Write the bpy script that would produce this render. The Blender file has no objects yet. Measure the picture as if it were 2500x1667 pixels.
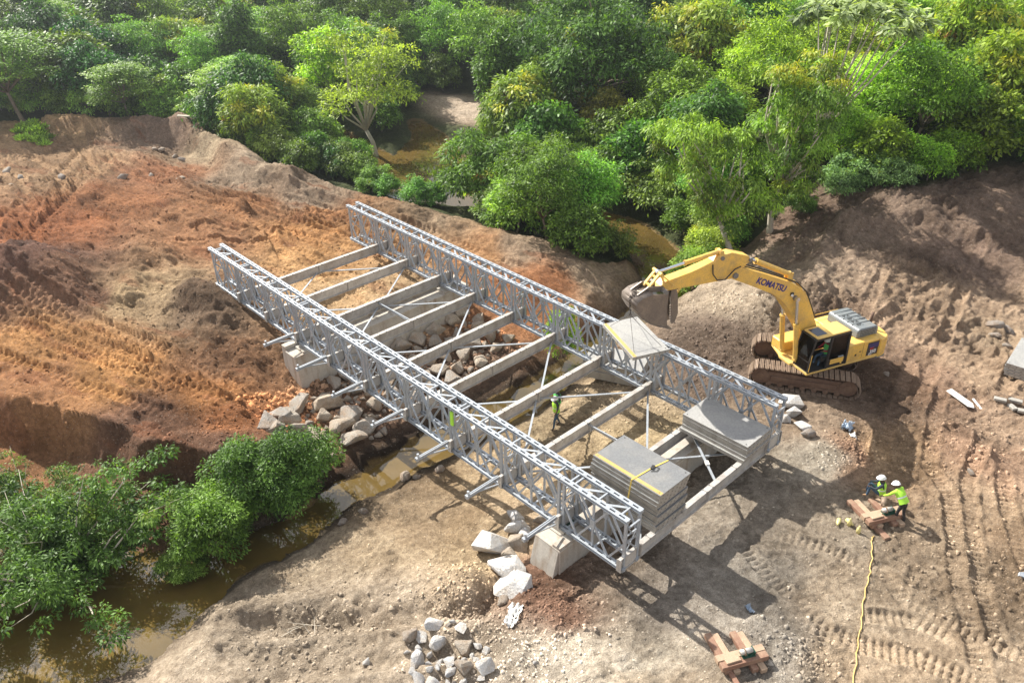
import bpy, bmesh, math, random
import numpy as np
from mathutils import Vector, Matrix, Euler

# ------------------------------------------------------------------ camera
scene = bpy.context.scene
COL = scene.collection
cd = bpy.data.cameras.new('camera')
cam = bpy.data.objects.new('camera', cd)
COL.objects.link(cam)
cam.location = (42.058, -20.968, 20.844)
yaw, pitch, roll = 2.38868, -0.54129, -0.01219
fw = Vector((math.cos(yaw) * math.cos(pitch), math.sin(yaw) * math.cos(pitch), math.sin(pitch)))
rt = Vector((math.sin(yaw), -math.cos(yaw), 0))
up = rt.cross(fw)
r2 = rt * math.cos(roll) + up * math.sin(roll)
u2 = up * math.cos(roll) - rt * math.sin(roll)
cam.rotation_euler = Matrix((r2, u2, -fw)).transposed().to_euler()
cd.sensor_width = 36.0
cd.lens = 36.0 * 1952.66 / 2500.0
cd.clip_end = 2000
cd.clip_start = 0.5
scene.camera = cam

# ------------------------------------------------------------------ light
SUN_EL, SUN_AZ_TO = math.radians(40.0), math.radians(2.5)   # azimuth the shadows run towards
world = bpy.data.worlds.new('World')
scene.world = world
world.use_nodes = True
wn = world.node_tree
wn.nodes.clear()
wo = wn.nodes.new('ShaderNodeOutputWorld')
wb = wn.nodes.new('ShaderNodeBackground')
ws = wn.nodes.new('ShaderNodeTexSky')
ws.sky_type = 'NISHITA'
ws.sun_disc = False
ws.sun_elevation = SUN_EL
sdir = Vector((-math.cos(SUN_AZ_TO) * math.cos(SUN_EL), -math.sin(SUN_AZ_TO) * math.cos(SUN_EL), math.sin(SUN_EL)))
ws.sun_rotation = math.atan2(sdir.x, sdir.y)
ws.air_density = 1.0
ws.dust_density = 1.5
wb.inputs['Strength'].default_value = 0.05
wtc = wn.nodes.new('ShaderNodeTexCoord'); wno = wn.nodes.new('ShaderNodeTexNoise')
wno.inputs['Scale'].default_value = 2.2; wno.inputs['Detail'].default_value = 7; wno.inputs['Roughness'].default_value = .6
wn.links.new(wtc.outputs['Generated'], wno.inputs['Vector'])
wrp = wn.nodes.new('ShaderNodeValToRGB'); wrp.color_ramp.elements[0].position = .34; wrp.color_ramp.elements[1].position = .56
wrp.color_ramp.elements[1].color = (.8, .8, .8, 1)
wn.links.new(wno.outputs[0], wrp.inputs[0])
wmx = wn.nodes.new('ShaderNodeMix'); wmx.data_type = 'RGBA'; wmx.inputs[7].default_value = (12, 12, 12.3, 1)   # scattered white clouds
wn.links.new(wrp.outputs[0], wmx.inputs[0]); wn.links.new(ws.outputs[0], wmx.inputs[6])
wn.links.new(wmx.outputs[2], wb.inputs[0])
wn.links.new(wb.outputs[0], wo.inputs[0])
sl = bpy.data.lights.new('sun', 'SUN')
sl.energy = 4.9
sl.angle = math.radians(0.53)
sl.color = (1.0, 0.95, 0.86)
so = bpy.data.objects.new('sun', sl)
so.rotation_euler = sdir.to_track_quat('Z', 'Y').to_euler()
COL.objects.link(so)
scene.view_settings.view_transform = 'Standard'
scene.view_settings.look = 'None'
scene.view_settings.exposure = 1.05
scene.view_settings.gamma = 1.0

random.seed(7)
rng = np.random.default_rng(7)
PI = math.pi

# ------------------------------------------------------------------ helpers
def tag(o, label=None, cat=None, group=None, kind=None):
    if label: o['label'] = label
    if cat: o['category'] = cat
    if group: o['group'] = group
    if kind: o['kind'] = kind
    return o

def empty(name, loc=(0, 0, 0), rz=0.0, parent=None):
    o = bpy.data.objects.new(name, None)
    o.empty_display_size = 0.2
    COL.objects.link(o)
    o.location = loc
    o.rotation_euler = (0, 0, rz)
    if parent: o.parent = parent
    return o

def link(name, me, mat=None, parent=None, loc=None, rot=None, scale=None):
    o = bpy.data.objects.new(name, me)
    COL.objects.link(o)
    if mat is not None and not me.materials:
        for m in (mat if isinstance(mat, (list, tuple)) else [mat]): me.materials.append(m)
    if parent: o.parent = parent
    if loc is not None: o.location = loc
    if rot is not None: o.rotation_euler = rot
    if scale is not None: o.scale = scale
    return o

def np_mesh(name, verts, quads, smooth=False):
    me = bpy.data.meshes.new(name)
    verts = np.asarray(verts, np.float32); quads = np.asarray(quads, np.int32)
    n, k = quads.shape
    me.vertices.add(len(verts)); me.vertices.foreach_set('co', verts.ravel())
    me.loops.add(n * k); me.loops.foreach_set('vertex_index', quads.ravel())
    me.polygons.add(n)
    me.polygons.foreach_set('loop_start', np.arange(0, n * k, k, dtype=np.int32))
    me.polygons.foreach_set('loop_total', np.full(n, k, np.int32))
    if smooth: me.polygons.foreach_set('use_smooth', np.ones(n, bool))
    me.update(calc_edges=True)
    return me

class MB:
    """collects shapes, then becomes one mesh"""
    def __init__(s): s.v = []; s.f = []; s.m = []
    def add(s, vs, fs, mi=0):
        b = len(s.v)
        s.v += [tuple(v) for v in vs]
        for f in fs: s.f.append(tuple(b + i for i in f)); s.m.append(mi)
        return s
    def box(s, c, d, rot=None, mi=0, taper=1.0):
        hx, hy, hz = d[0] / 2, d[1] / 2, d[2] / 2
        vs = []
        for z in (-1, 1):
            t = taper if z > 0 else 1
            for x, y in ((-1, -1), (1, -1), (1, 1), (-1, 1)): vs.append(Vector((x * hx * t, y * hy * t, z * hz)))
        if rot is not None: vs = [rot @ v for v in vs]
        c = Vector(c)
        return s.add([v + c for v in vs], [(3, 2, 1, 0), (4, 5, 6, 7), (0, 1, 5, 4), (1, 2, 6, 5), (2, 3, 7, 6), (3, 0, 4, 7)], mi)
    def span(s, a, b, mi=0):
        return s.box([(p + r) / 2 for p, r in zip(a, b)], [abs(r - p) for p, r in zip(a, b)], mi=mi)
    def bar(s, a, b, w, h, upv=(0, 0, 1), mi=0):
        a, b = Vector(a), Vector(b); d = (b - a); L = d.length; d.normalize()
        u = Vector(upv)
        if abs(d.dot(u)) > .98: u = Vector((1, 0, 0))
        sd = d.cross(u).normalized(); u = sd.cross(d)
        vs = []
        for p in (a, b):
            for x, y in ((-1, -1), (1, -1), (1, 1), (-1, 1)): vs.append(p + sd * x * w / 2 + u * y * h / 2)
        return s.add(vs, [(3, 2, 1, 0), (4, 5, 6, 7), (0, 1, 5, 4), (1, 2, 6, 5), (2, 3, 7, 6), (3, 0, 4, 7)], mi)
    def tube(s, pts, rs, n=8, mi=0, cap=True):
        pts = [Vector(p) for p in pts]
        if not isinstance(rs, (list, tuple)): rs = [rs] * len(pts)
        b0 = []; pu = None
        for i, p in enumerate(pts):
            d = (pts[min(i + 1, len(pts) - 1)] - pts[max(i - 1, 0)]).normalized()
            if pu is None:
                pu = d.orthogonal().normalized()
            pu = (pu - d * pu.dot(d)).normalized(); w = d.cross(pu)
            for k in range(n):
                a = 2 * PI * k / n
                b0.append(p + (pu * math.cos(a) + w * math.sin(a)) * rs[i])
        fs = []
        for i in range(len(pts) - 1):
            for k in range(n):
                k2 = (k + 1) % n
                fs.append((i * n + k, i * n + k2, (i + 1) * n + k2, (i + 1) * n + k))
        if cap:
            fs.append(tuple(range(n - 1, -1, -1))); fs.append(tuple((len(pts) - 1) * n + k for k in range(n)))
        return s.add(b0, fs, mi)
    def prism(s, prof, a, b, axis='y', mi=0):
        """prof: 2-D polygon; axis y -> (x,z) extruded along y from a to b; z -> (x,y)"""
        n = len(prof); vs = []
        for t in (a, b):
            for p in prof: vs.append((p[0], t, p[1]) if axis == 'y' else ((p[0], p[1], t) if axis == 'z' else (t, p[0], p[1])))
        fs = [tuple(range(n - 1, -1, -1)), tuple(range(n, 2 * n))]
        for i in range(n):
            j = (i + 1) % n
            fs.append((i, j, n + j, n + i))
        return s.add(vs, fs, mi)
    def mesh(s, name, bevel=0, smooth=False, recalc=True):
        me = bpy.data.meshes.new(name)
        me.from_pydata(s.v, [], s.f)
        me.polygons.foreach_set('material_index', s.m)
        if recalc or bevel:
            bm = bmesh.new(); bm.from_mesh(me)
            bmesh.ops.recalc_face_normals(bm, faces=bm.faces)
            if bevel:
                bmesh.ops.bevel(bm, geom=[e for e in bm.edges if len(e.link_faces) == 2 and e.calc_face_angle(0) > .6], offset=bevel, segments=1, affect='EDGES', clamp_overlap=True)
            bm.to_mesh(me); bm.free()
        if smooth: me.polygons.foreach_set('use_smooth', np.ones(len(me.polygons), bool))
        me.update()
        return me
    def build(s, name, mat, parent=None, bevel=0, smooth=False, loc=None, rot=None):
        return link(name, s.mesh(name, bevel, smooth), mat, parent, loc, rot)

# ------------------------------------------------------------------ materials
def newmat(name):
    m = bpy.data.materials.new(name); m.use_nodes = True
    nt = m.node_tree; b = nt.nodes['Principled BSDF']
    return m, nt, b

def noise(nt, scale, detail=4, rough=.6, coord='Object'):
    tc = nt.nodes.new('ShaderNodeTexCoord'); n = nt.nodes.new('ShaderNodeTexNoise')
    n.inputs['Scale'].default_value = scale; n.inputs['Detail'].default_value = detail; n.inputs['Roughness'].default_value = rough
    nt.links.new(tc.outputs[coord], n.inputs['Vector'])
    return n

def mixc(nt, fac, a, b, mode='MIX'):
    n = nt.nodes.new('ShaderNodeMix'); n.data_type = 'RGBA'; n.blend_type = mode
    for sock, v in ((n.inputs[0], fac), (n.inputs[6], a), (n.inputs[7], b)):
        if hasattr(v, 'links') or hasattr(v, 'is_linked'): nt.links.new(v, sock)
        else: sock.default_value = v if not isinstance(v, tuple) or len(v) == 4 else (*v, 1)
    return n.outputs[2]

def ramp(nt, fac, p0, p1, c0=(0, 0, 0), c1=(1, 1, 1)):
    r = nt.nodes.new('ShaderNodeValToRGB'); r.color_ramp.elements[0].position = p0; r.color_ramp.elements[1].position = p1
    r.color_ramp.elements[0].color = (*c0, 1); r.color_ramp.elements[1].color = (*c1, 1)
    nt.links.new(fac, r.inputs[0])
    return r.outputs[0]

def bump(nt, b, h, strength, dist):
    n = nt.nodes.new('ShaderNodeBump'); n.inputs['Strength'].default_value = strength; n.inputs['Distance'].default_value = dist
    nt.links.new(h, n.inputs['Height']); nt.links.new(n.outputs[0], b.inputs['Normal'])
    return n

def worn(name, col, dirt=(.16, .11, .07), rough=.5, metal=0.0, scale=3.0, amt=.5, bmp=.15, bdist=.01, lo=.45, hi=.75, grain=None):
    m, nt, b = newmat(name)
    n1 = noise(nt, scale, 6, .65); n2 = noise(nt, scale * 9, 3, .6)
    f = ramp(nt, n1.outputs[0], lo, hi, (0, 0, 0), (amt, amt, amt))
    c = mixc(nt, f, col, dirt)
    g = ramp(nt, n2.outputs[0], .3, .7, (.82, .82, .82), (1.12, 1.12, 1.12))
    c = mixc(nt, 1.0, c, g, 'MULTIPLY')
    nt.links.new(c, b.inputs['Base Color'])
    b.inputs['Roughness'].default_value = rough; b.inputs['Metallic'].default_value = metal
    if bmp: bump(nt, b, n2.outputs[0], bmp, bdist)
    return m

M = {}
M['steel'] = worn('galvanised_steel', (.43, .465, .505), (.30, .30, .30), .42, .32, 2.5, .55, .05)
M['steel_tr'] = worn('transom_steel', (.50, .48, .45), (.24, .19, .15), .5, .2, 1.6, .7, .08)
M['lug'] = worn('lug_steel', (.2, .19, .18), (.2, .1, .05), .6, .2)
M['deck'] = worn('deck_coating', (.17, .175, .18), (.27, .26, .24), .6, 0, 1.6, .6, .12, .003)
M['deck_lt'] = worn('deck_coating_dusty', (.33, .325, .31), (.22, .22, .225), .65, 0, 1.3, .7, .12, .003)
M['deck_side'] = worn('deck_side_steel', (.40, .38, .34), (.16, .13, .1), .6, .2, 4, .6)
M['deck_strip'] = worn('deck_edge_strip', (.52, .34, .10), (.38, .32, .22), .7, 0, 3, .6)
M['deck_dark'] = worn('deck_void', (.06, .055, .05), (.1, .08, .06), .9, 0)
M['strap'] = worn('strap_webbing', (.62, .45, .10), (.4, .32, .14), .8, 0)
M['black'] = worn('black_rubber', (.02, .02, .02), (.06, .05, .04), .6, 0)
M['chain'] = worn('chain_steel', (.06, .05, .045), (.14, .09, .06), .5, .5)
M['yellow'] = worn('yellow_paint', (.82, .51, .10), (.42, .29, .15), .45, 0, 2.4, .7, .05, .004, .42, .72)
M['yellow_d'] = worn('yellow_paint_dusty', (.80, .54, .15), (.36, .25, .13), .55, 0, 2.0, .6, .05, .003, .4, .75)
M['hood'] = worn('grey_hood_paint', (.19, .21, .22), (.3, .27, .22), .35, .1, 2, .4)
M['hole'] = worn('hood_hole', (.01, .01, .01), (.02, .02, .02), .9, 0)
M['cabblack'] = worn('cab_frame_paint', (.025, .025, .027), (.09, .07, .05), .4, 0)
M['track'] = worn('track_steel', (.26, .19, .14), (.38, .28, .19), .65, .3, 3, .7)
M['trackframe'] = worn('track_frame_rusty', (.13, .075, .05), (.26, .17, .11), .75, .0, 2, .7)
M['bucket'] = worn('bucket_steel', (.20, .165, .14), (.33, .27, .21), .45, .4, 1.8, .7)
M['chrome'] = worn('cylinder_rod', (.62, .66, .72), (.5, .5, .5), .12, .9, 3, .2, 0)
M['decal'] = worn('decal_plate', (.035, .033, .035), (.08, .07, .06), .5, 0)
M['blue'] = worn('decal_blue', (.04, .03, .20), (.08, .06, .2), .5, 0)
M['red'] = worn('decal_red', (.5, .03, .02), (.5, .1, .05), .5, 0)
M['white'] = worn('white_paint', (.75, .75, .74), (.5, .48, .42), .5, 0)
M['timber'] = worn('red_hardwood', (.25, .135, .09), (.36, .25, .17), .75, 0, 3, .8, .3, .01)
M['timber_lt'] = worn('bleached_hardwood', (.44, .32, .22), (.28, .18, .12), .8, 0, 3, .7, .3, .01)
M['green'] = worn('green_machine_paint', (.03, .10, .07), (.1, .1, .07), .4, .2)
M['hose'] = worn('yellow_hose', (.60, .42, .15), (.5, .38, .15), .6, 0)
M['bottle'] = worn('cream_yellow_plastic', (.68, .60, .26), (.5, .42, .2), .4, 0)
M['cloth_w'] = worn('white_sheet', (.74, .73, .70), (.5, .45, .38), .8, 0)
M['cloth_b'] = worn('blue_bag', (.30, .38, .48), (.6, .6, .6), .7, 0)
M['bark'] = worn('bark', (.22, .17, .125), (.09, .07, .05), .9, 0, 4, .7, .5, .02)
M['bark_p'] = worn('pale_bark', (.50, .45, .37), (.24, .19, .14), .85, 0, 4, .6, .4, .02)
M['twig'] = worn('dry_twig', (.24, .16, .12), (.12, .07, .06), .9, 0)
M['skin'] = worn('skin', (.10, .055, .035), (.08, .04, .03), .5, 0, 3, .3, 0)
M['jeans'] = worn('jeans', (.045, .09, .15), (.09, .11, .14), .85, 0, 8, .6, .1)
M['dark_trouser'] = worn('dark_trousers', (.03, .028, .028), (.08, .07, .06), .9, 0)
M['shirt_dark'] = worn('dark_shirt', (.035, .045, .06), (.06, .06, .06), .9, 0)
M['shirt_red'] = worn('red_shirt', (.35, .025, .04), (.25, .03, .04), .85, 0)
M['vest'] = worn('lime_vest', (.42, .80, .06), (.36, .6, .1), .7, 0, 6, .4, .1)
M['vest_g'] = worn('green_vest', (.12, .62, .16), (.3, .6, .12), .7, 0, 6, .4, .1)
M['tape'] = worn('reflective_tape', (.72, .74, .74), (.55, .58, .55), .3, .2)
M['helmet'] = worn('white_helmet', (.86, .86, .85), (.7, .68, .64), .3, 0)
M['boot'] = worn('boots', (.07, .045, .03), (.2, .14, .08), .8, 0)
M['tan_boot'] = worn('tan_boots', (.36, .22, .12), (.3, .2, .1), .8, 0)

def concrete(name, col, stain):
    m, nt, b = newmat(name)
    n1 = noise(nt, .9, 7, .65); n2 = noise(nt, 14, 4, .6)
    tc = nt.nodes.new('ShaderNodeTexCoord'); mp = nt.nodes.new('ShaderNodeMapping'); mp.inputs['Scale'].default_value = (2.5, 2.5, .35)
    n3 = nt.nodes.new('ShaderNodeTexNoise'); n3.inputs['Scale'].default_value = 1.3; n3.inputs['Detail'].default_value = 5
    nt.links.new(tc.outputs['Object'], mp.inputs[0]); nt.links.new(mp.outputs[0], n3.inputs['Vector'])
    c = mixc(nt, ramp(nt, n1.outputs[0], .4, .75), col, tuple(x * .72 for x in col))
    c = mixc(nt, ramp(nt, n3.outputs[0], .5, .72, (0, 0, 0), (.75, .75, .75)), c, stain)
    c = mixc(nt, 1.0, c, ramp(nt, n2.outputs[0], .3, .7, (.86, .86, .86), (1.08, 1.08, 1.08)), 'MULTIPLY')
    nt.links.new(c, b.inputs['Base Color']); b.inputs['Roughness'].default_value = .9
    bump(nt, b, n2.outputs[0], .3, .02)
    return m
M['concrete'] = concrete('weathered_concrete', (.50, .46, .40), (.30, .22, .15))

def rockmat(name, c0, c1, soil):
    m, nt, b = newmat(name)
    oi = nt.nodes.new('ShaderNodeObjectInfo')
    n1 = noise(nt, 1.6, 7, .7); n2 = noise(nt, 9, 5, .7)
    c = mixc(nt, oi.outputs['Random'], c0, c1)
    c = mixc(nt, ramp(nt, n1.outputs[0], .38, .66, (0, 0, 0), (.9, .9, .9)), c, soil)
    c = mixc(nt, 1.0, c, ramp(nt, n2.outputs[0], .3, .7, (.72, .72, .72), (1.18, 1.18, 1.18)), 'MULTIPLY')
    nt.links.new(c, b.inputs['Base Color']); b.inputs['Roughness'].default_value = .85
    bump(nt, b, n2.outputs[0], .9, .14)
    return m
M['rock'] = rockmat('quarry_rock', (.36, .35, .33), (.50, .44, .36), (.40, .29, .20))
M['rock_w'] = rockmat('pale_quarry_rock', (.74, .74, .73), (.60, .61, .63), (.62, .54, .45))
M['rock_s'] = rockmat('river_stone', (.34, .32, .30), (.46, .40, .33), (.3, .2, .13))

def glassmat():
    m, nt, b = newmat('cab_glass')
    g = nt.nodes.new('ShaderNodeBsdfGlossy'); g.inputs['Roughness'].default_value = .03
    t = nt.nodes.new('ShaderNodeBsdfTransparent'); t.inputs[0].default_value = (.72, .80, .78, 1)
    f = nt.nodes.new('ShaderNodeFresnel'); f.inputs[0].default_value = 1.5
    mx = nt.nodes.new('ShaderNodeMixShader')
    nt.links.new(f.outputs[0], mx.inputs[0]); nt.links.new(t.outputs[0], mx.inputs[1]); nt.links.new(g.outputs[0], mx.inputs[2])
    nt.links.new(mx.outputs[0], nt.nodes['Material Output'].inputs[0])
    return m
M['glass'] = glassmat()
M['roofglass'] = worn('tinted_roof_glass', (.02, .035, .07), (.05, .06, .08), .08, 0, 3, .2, 0)

def leafmat(name, trans=.32, rough=.5):
    m, nt, b = newmat(name)
    oi = nt.nodes.new('ShaderNodeObjectInfo')
    at = nt.nodes.new('ShaderNodeAttribute'); at.attribute_name = 'leaf'   # r: variation, g: young flush
    sp = nt.nodes.new('ShaderNodeSeparateColor'); nt.links.new(at.outputs['Color'], sp.inputs[0])
    v = ramp(nt, sp.outputs[0], 0, 1, (.65, .74, .5), (4.4, 4.0, 2.6))
    c = mixc(nt, 1.0, oi.outputs['Color'], v, 'MULTIPLY')
    hs = nt.nodes.new('ShaderNodeMix'); hs.data_type = 'RGBA'
    nt.links.new(sp.outputs[1], hs.inputs[0]); nt.links.new(c, hs.inputs[6])
    hs.inputs[7].default_value = (.48, .47, .055, 1)
    rd = nt.nodes.new('ShaderNodeMix'); rd.data_type = 'RGBA'
    nt.links.new(sp.outputs[2], rd.inputs[0]); nt.links.new(hs.outputs[2], rd.inputs[6]); rd.inputs[7].default_value = (.30, .10, .035, 1)
    c = rd.outputs[2]
    nt.links.new(c, b.inputs['Base Color']); b.inputs['Roughness'].default_value = rough
    b.inputs['Specular IOR Level'].default_value = .22
    tb = nt.nodes.new('ShaderNodeBsdfTranslucent')
    tcol = mixc(nt, 1.0, c, (1.7, 1.75, .5), 'MULTIPLY')
    nt.links.new(tcol, tb.inputs[0])
    mx = nt.nodes.new('ShaderNodeMixShader'); mx.inputs[0].default_value = trans
    nt.links.new(b.outputs[0], mx.inputs[1]); nt.links.new(tb.outputs[0], mx.inputs[2])
    nt.links.new(mx.outputs[0], nt.nodes['Material Output'].inputs[0])
    return m
M['leaf'] = leafmat('foliage')

def groundmat():
    m, nt, b = newmat('soil')
    at = nt.nodes.new('ShaderNodeAttribute'); at.attribute_name = 'soil'
    n1 = noise(nt, .55, 8, .7); n2 = noise(nt, 4.5, 6, .72); n3 = noise(nt, 26, 4, .7)
    vo = nt.nodes.new('ShaderNodeTexVoronoi'); vo.inputs['Scale'].default_value = 7.0
    tc = nt.nodes.new('ShaderNodeTexCoord'); nt.links.new(tc.outputs['Object'], vo.inputs['Vector'])
    c = mixc(nt, 1.0, at.outputs['Color'], ramp(nt, n1.outputs[0], .3, .7, (.66, .63, .60), (1.26, 1.26, 1.26)), 'MULTIPLY')
    c = mixc(nt, 1.0, c, ramp(nt, n2.outputs[0], .3, .7, (.58, .55, .52), (1.34, 1.35, 1.36)), 'MULTIPLY')
    c = mixc(nt, 1.0, c, ramp(nt, n3.outputs[0], .25, .75, (.52, .52, .52), (1.4, 1.4, 1.4)), 'MULTIPLY')
    st = ramp(nt, vo.outputs['Distance'], .10, .17, (.42, .42, .42), (0, 0, 0))
    c = mixc(nt, st, c, (.52, .48, .42))
    nt.links.new(c, b.inputs['Base Color']); b.inputs['Roughness'].default_value = .95
    b.inputs['Specular IOR Level'].default_value = .2
    mth = nt.nodes.new('ShaderNodeMath'); mth.operation = 'MULTIPLY_ADD'; mth.inputs[1].default_value = .35
    nt.links.new(n3.outputs[0], mth.inputs[0]); nt.links.new(n2.outputs[0], mth.inputs[2])
    bump(nt, b, mth.outputs[0], 1.0, .22)
    return m
M['soil'] = groundmat()

def watermat():
    m, nt, b = newmat('muddy_water')
    n1 = noise(nt, .25, 4, .6); n2 = noise(nt, 2.2, 3, .5)
    c = mixc(nt, ramp(nt, n1.outputs[0], .35, .65), (.07, .05, .016), (.14, .092, .028))
    nt.links.new(c, b.inputs['Base Color']); b.inputs['Roughness'].default_value = .03
    b.inputs['IOR'].default_value = 1.5
    b.inputs['Specular IOR Level'].default_value = .9
    bump(nt, b, n2.outputs[0], .05, .02)
    return m
M['water'] = watermat()
# ------------------------------------------------------------------ terrain
def vnoise(x, y, seed):
    """smooth lattice noise in -1..1"""
    r = np.random.default_rng(seed).random((256, 256)) * 2 - 1
    xi = np.floor(x).astype(int); yi = np.floor(y).astype(int)
    fx = x - xi; fy = y - yi
    fx = fx * fx * fx * (fx * (fx * 6 - 15) + 10); fy = fy * fy * fy * (fy * (fy * 6 - 15) + 10)
    a = r[xi % 256, yi % 256]; b = r[(xi + 1) % 256, yi % 256]; c = r[xi % 256, (yi + 1) % 256]; d = r[(xi + 1) % 256, (yi + 1) % 256]
    return (a * (1 - fx) + b * fx) * (1 - fy) + (c * (1 - fx) + d * fx) * fy

def fbm(x, y, scale, octv, seed, gain=.5):
    s = 0; a = 1; t = 0
    for o in range(octv):
        ca, sa = math.cos(o * 1.1 + .3), math.sin(o * 1.1 + .3)
        s = s + a * vnoise((x * ca - y * sa) * scale, (x * sa + y * ca) * scale, seed + o); t += a
        a *= gain; scale *= 2.03
    return s / t

def sstep(a, b, x):
    t = np.clip((x - a) / (b - a), 0, 1)
    return t * t * (3 - 2 * t)

CP = [(-44.71, -3.92, .3), (-40, -.72, .2), (-29.4, -6.9, 0), (-28.2, -2.9, 0), (-17.1, -3.9, -.2), (-16.5, -9.6, -.2), (-15.8, .1, -.3),
 (-13.6, 3.2, -.5), (-8.6, 4.6, -.7), (-7.4, -3.7, -.4), (-7.5, -7.6, -.3), (-3.8, -1.3, -.6), (-3.5, 3, -.7), (-1.8, 6.5, -.8), (.2, 8, -.8),
 (-20, -16, .1), (-30, -18, .2), (-45, -20, .5), (-60, -10, .6), (-12, -18, -.2), (-60, 0, .5),
 (.05, -8.3, -.8), (7.8, -7.4, -1.2), (5.6, -9, -.75), (-.6, -14.5, -.3), (0, -16.6, -.3), (4, -12.1, -.4), (10, -10.6, -.5), (4.8, -14.4, -.35),
 (2.3, -17.3, -.3), (5.2, -15.5, -.35), (8.6, -13.9, -.4), (10.9, -13, -.45), (13.6, -11.8, -.5), (13.6, -9.9, -.7), (12.2, -7.4, -2.1), (10.7, -5.7, -2.3), (10.5, 0, -2.15), (10.4, 4, -2.1),
 (-4, -22, -.4), (4, -24, -.4), (9, -20, -.5), (11.5, -17, -.5), (16, -14, -.6),
 (2, -2, -.95), (5, 0, -1.05), (7.5, 1, -1.2), (6.5, -4, -1.1), (8, 4.5, -1.1), (11.2, 0, -2.3), (12, -3, -2.4), (13, 2, -2.6), (13.5, -5.5, -2.4), (12, 5.5, -2.1),
 (4.1, 9.2, -.85), (7.6, 9.7, -1), (10.9, 10, -1.1), (13.1, 11.3, -1.4), (13.3, 13, -1.8), (15, 9.5, -2), (9, 14.5, -1.6), (3, 13.5, -1.6),
 (20.2, -12.5, -2.5), (20.9, -9.1, -2.3), (22, -15, -2.2), (25, -10.1, -1.6), (25.2, -13.6, -1.6), (22.7, -16.9, -2.2), (24, -20, -2), (28.4, -8.3, -1.25),
 (30.3, -10.1, -1), (31.9, -5, -1), (32.5, -7.8, -1), (33.8, 2.5, -1), (37.9, 3.7, -.9), (37.8, 9.6, -.8), (40.6, 1.6, -.9), (36, -6, -1), (40, -10, -.9), (30, -16, -1.2), (36, -16, -1),
 (31.3, 11, -.9), (25.1, -6.3, -1.9), (22.2, -6, -2.3), (19.8, -4.6, -2.75), (21, 1.7, -2.5), (21.3, 5.5, -2.1), (24.9, 4.1, -2), (22.1, -1.1, -2.5), (25.3, 0, -2.1), (25.5, -3.5, -2.0),
 (29.5, 0, -1.25), (29.3, 5, -1.1), (30.5, 6.5, -.95), (26.5, 7, -1.5),
 (21.4, 10.4, -1), (22.8, 12, -.65), (25, 10.6, -.9), (24, 8.6, -1.4), (22.7, 16, 0), (22.4, 20.8, .3), (23.1, 26.8, .8), (24.7, 19.1, .1), (28, 11.8, -.9), (28.4, 26.6, .1), (31.7, 27, -.2),
 (28.1, 36, 1.8), (24.5, 32.2, 1.6), (22.3, 28.4, 1.2), (16.3, 31.5, .8), (18.6, 24.5, -.2), (18.5, 21.5, -1.1), (30.3, 17.4, -.8), (35.3, 17, -.7), (33.2, 15.2, -.8), (38, 28, -.2), (45, 20, -.4), (45, 5, -.7), (40, 40, 2), (48, 32, 1),
 (10, 30, -1), (5, 34, 0), (0, 27, -2.2), (-8, 26, -2.2), (-6, 32, -1.6), (-14, 32, -2.2), (-22, 36.5, -2.4), (-28, 34, -2.1), (-32, 38, -2), (-31, 45, -1.6), (-20, 45, -.8), (-8, 45, .5), (5, 50, 2), (20, 48, 3), (38, 55, 4),
 (-30, 13, -1.5), (-38, 16, -1.2), (-45, 12, -.5), (-50, 25, -.5), (-40, 32, -1.2), (-20, 12.5, -2), (-12, 13, -2.2), (-48, 40, 0), (-60, 15, .5)]
CP = np.array(CP)

def rbf_fit(P):
    n = len(P); d = np.hypot(P[:, None, 0] - P[None, :, 0], P[:, None, 1] - P[None, :, 1])
    K = d * d * np.log(d + 1e-6) + np.eye(n) * 1.5
    A = np.zeros((n + 3, n + 3)); A[:n, :n] = K; A[:n, n:] = np.c_[np.ones(n), P[:, :2]]; A[n:, :n] = A[:n, n:].T
    return np.linalg.solve(A, np.r_[P[:, 2], 0, 0, 0])
RW = rbf_fit(CP)

def rbf(x, y):
    sh = x.shape; x = x.ravel(); y = y.ravel(); out = np.empty_like(x)
    for i in range(0, len(x), 40000):
        xs, ys = x[i:i + 40000], y[i:i + 40000]
        d2 = (xs[:, None] - CP[None, :, 0]) ** 2 + (ys[:, None] - CP[None, :, 1]) ** 2
        out[i:i + 40000] = (.5 * d2 * np.log(d2 + 1e-6)) @ RW[:-3] + RW[-3] + RW[-2] * xs + RW[-1] * ys
    return out.reshape(sh)

# berm crest (x, y, height above plateau, radius)
BERM = np.array([(-41, -1, .8), (-33.7, 4.3, 1.7), (-31.2, 6.6, 2.3), (-24.5, 6.6, 2.2), (-17.3, 6.7, 1.8), (-13.5, 7.6, 1.5), (-8.8, 8.5, 1.3), (-5.2, 9.5, 1.1), (-1.8, 10.5, .9), (1.9, 11.3, .8), (5.2, 12, .8), (8.4, 12.6, .8), (11.5, 12.8, .7)])
RIV = np.array([(15.5, -34, 2.6), (16.2, -24, 2.6), (17.6, -18, 2.1), (17.6, -14.8, 1.25), (17.9, -11.5, .8), (17.5, -8.5, .75), (17.6, -5, .95), (17.6, -1.2, 1.3), (18, 2, 1.25), (17.4, 6, .75), (16.9, 10, .8), (16.4, 14, 1.0), (15.2, 18.2, 1.6), (11.6, 21.6, 1.9), (7, 23.3, 2.2), (2.5, 22.8, 1.9), (-3, 20, 2.0), (-8.5, 17.6, 3.2), (-13, 19.8, 4.2), (-17.5, 24.5, 3.2), (-22, 28, 1.6), (-27, 30, .9)])
RIV2 = np.array([(-13, 20, 2.4), (-19, 19.5, 2.0), (-25, 20.5, 1.8), (-32, 22, 1.5)])

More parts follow.
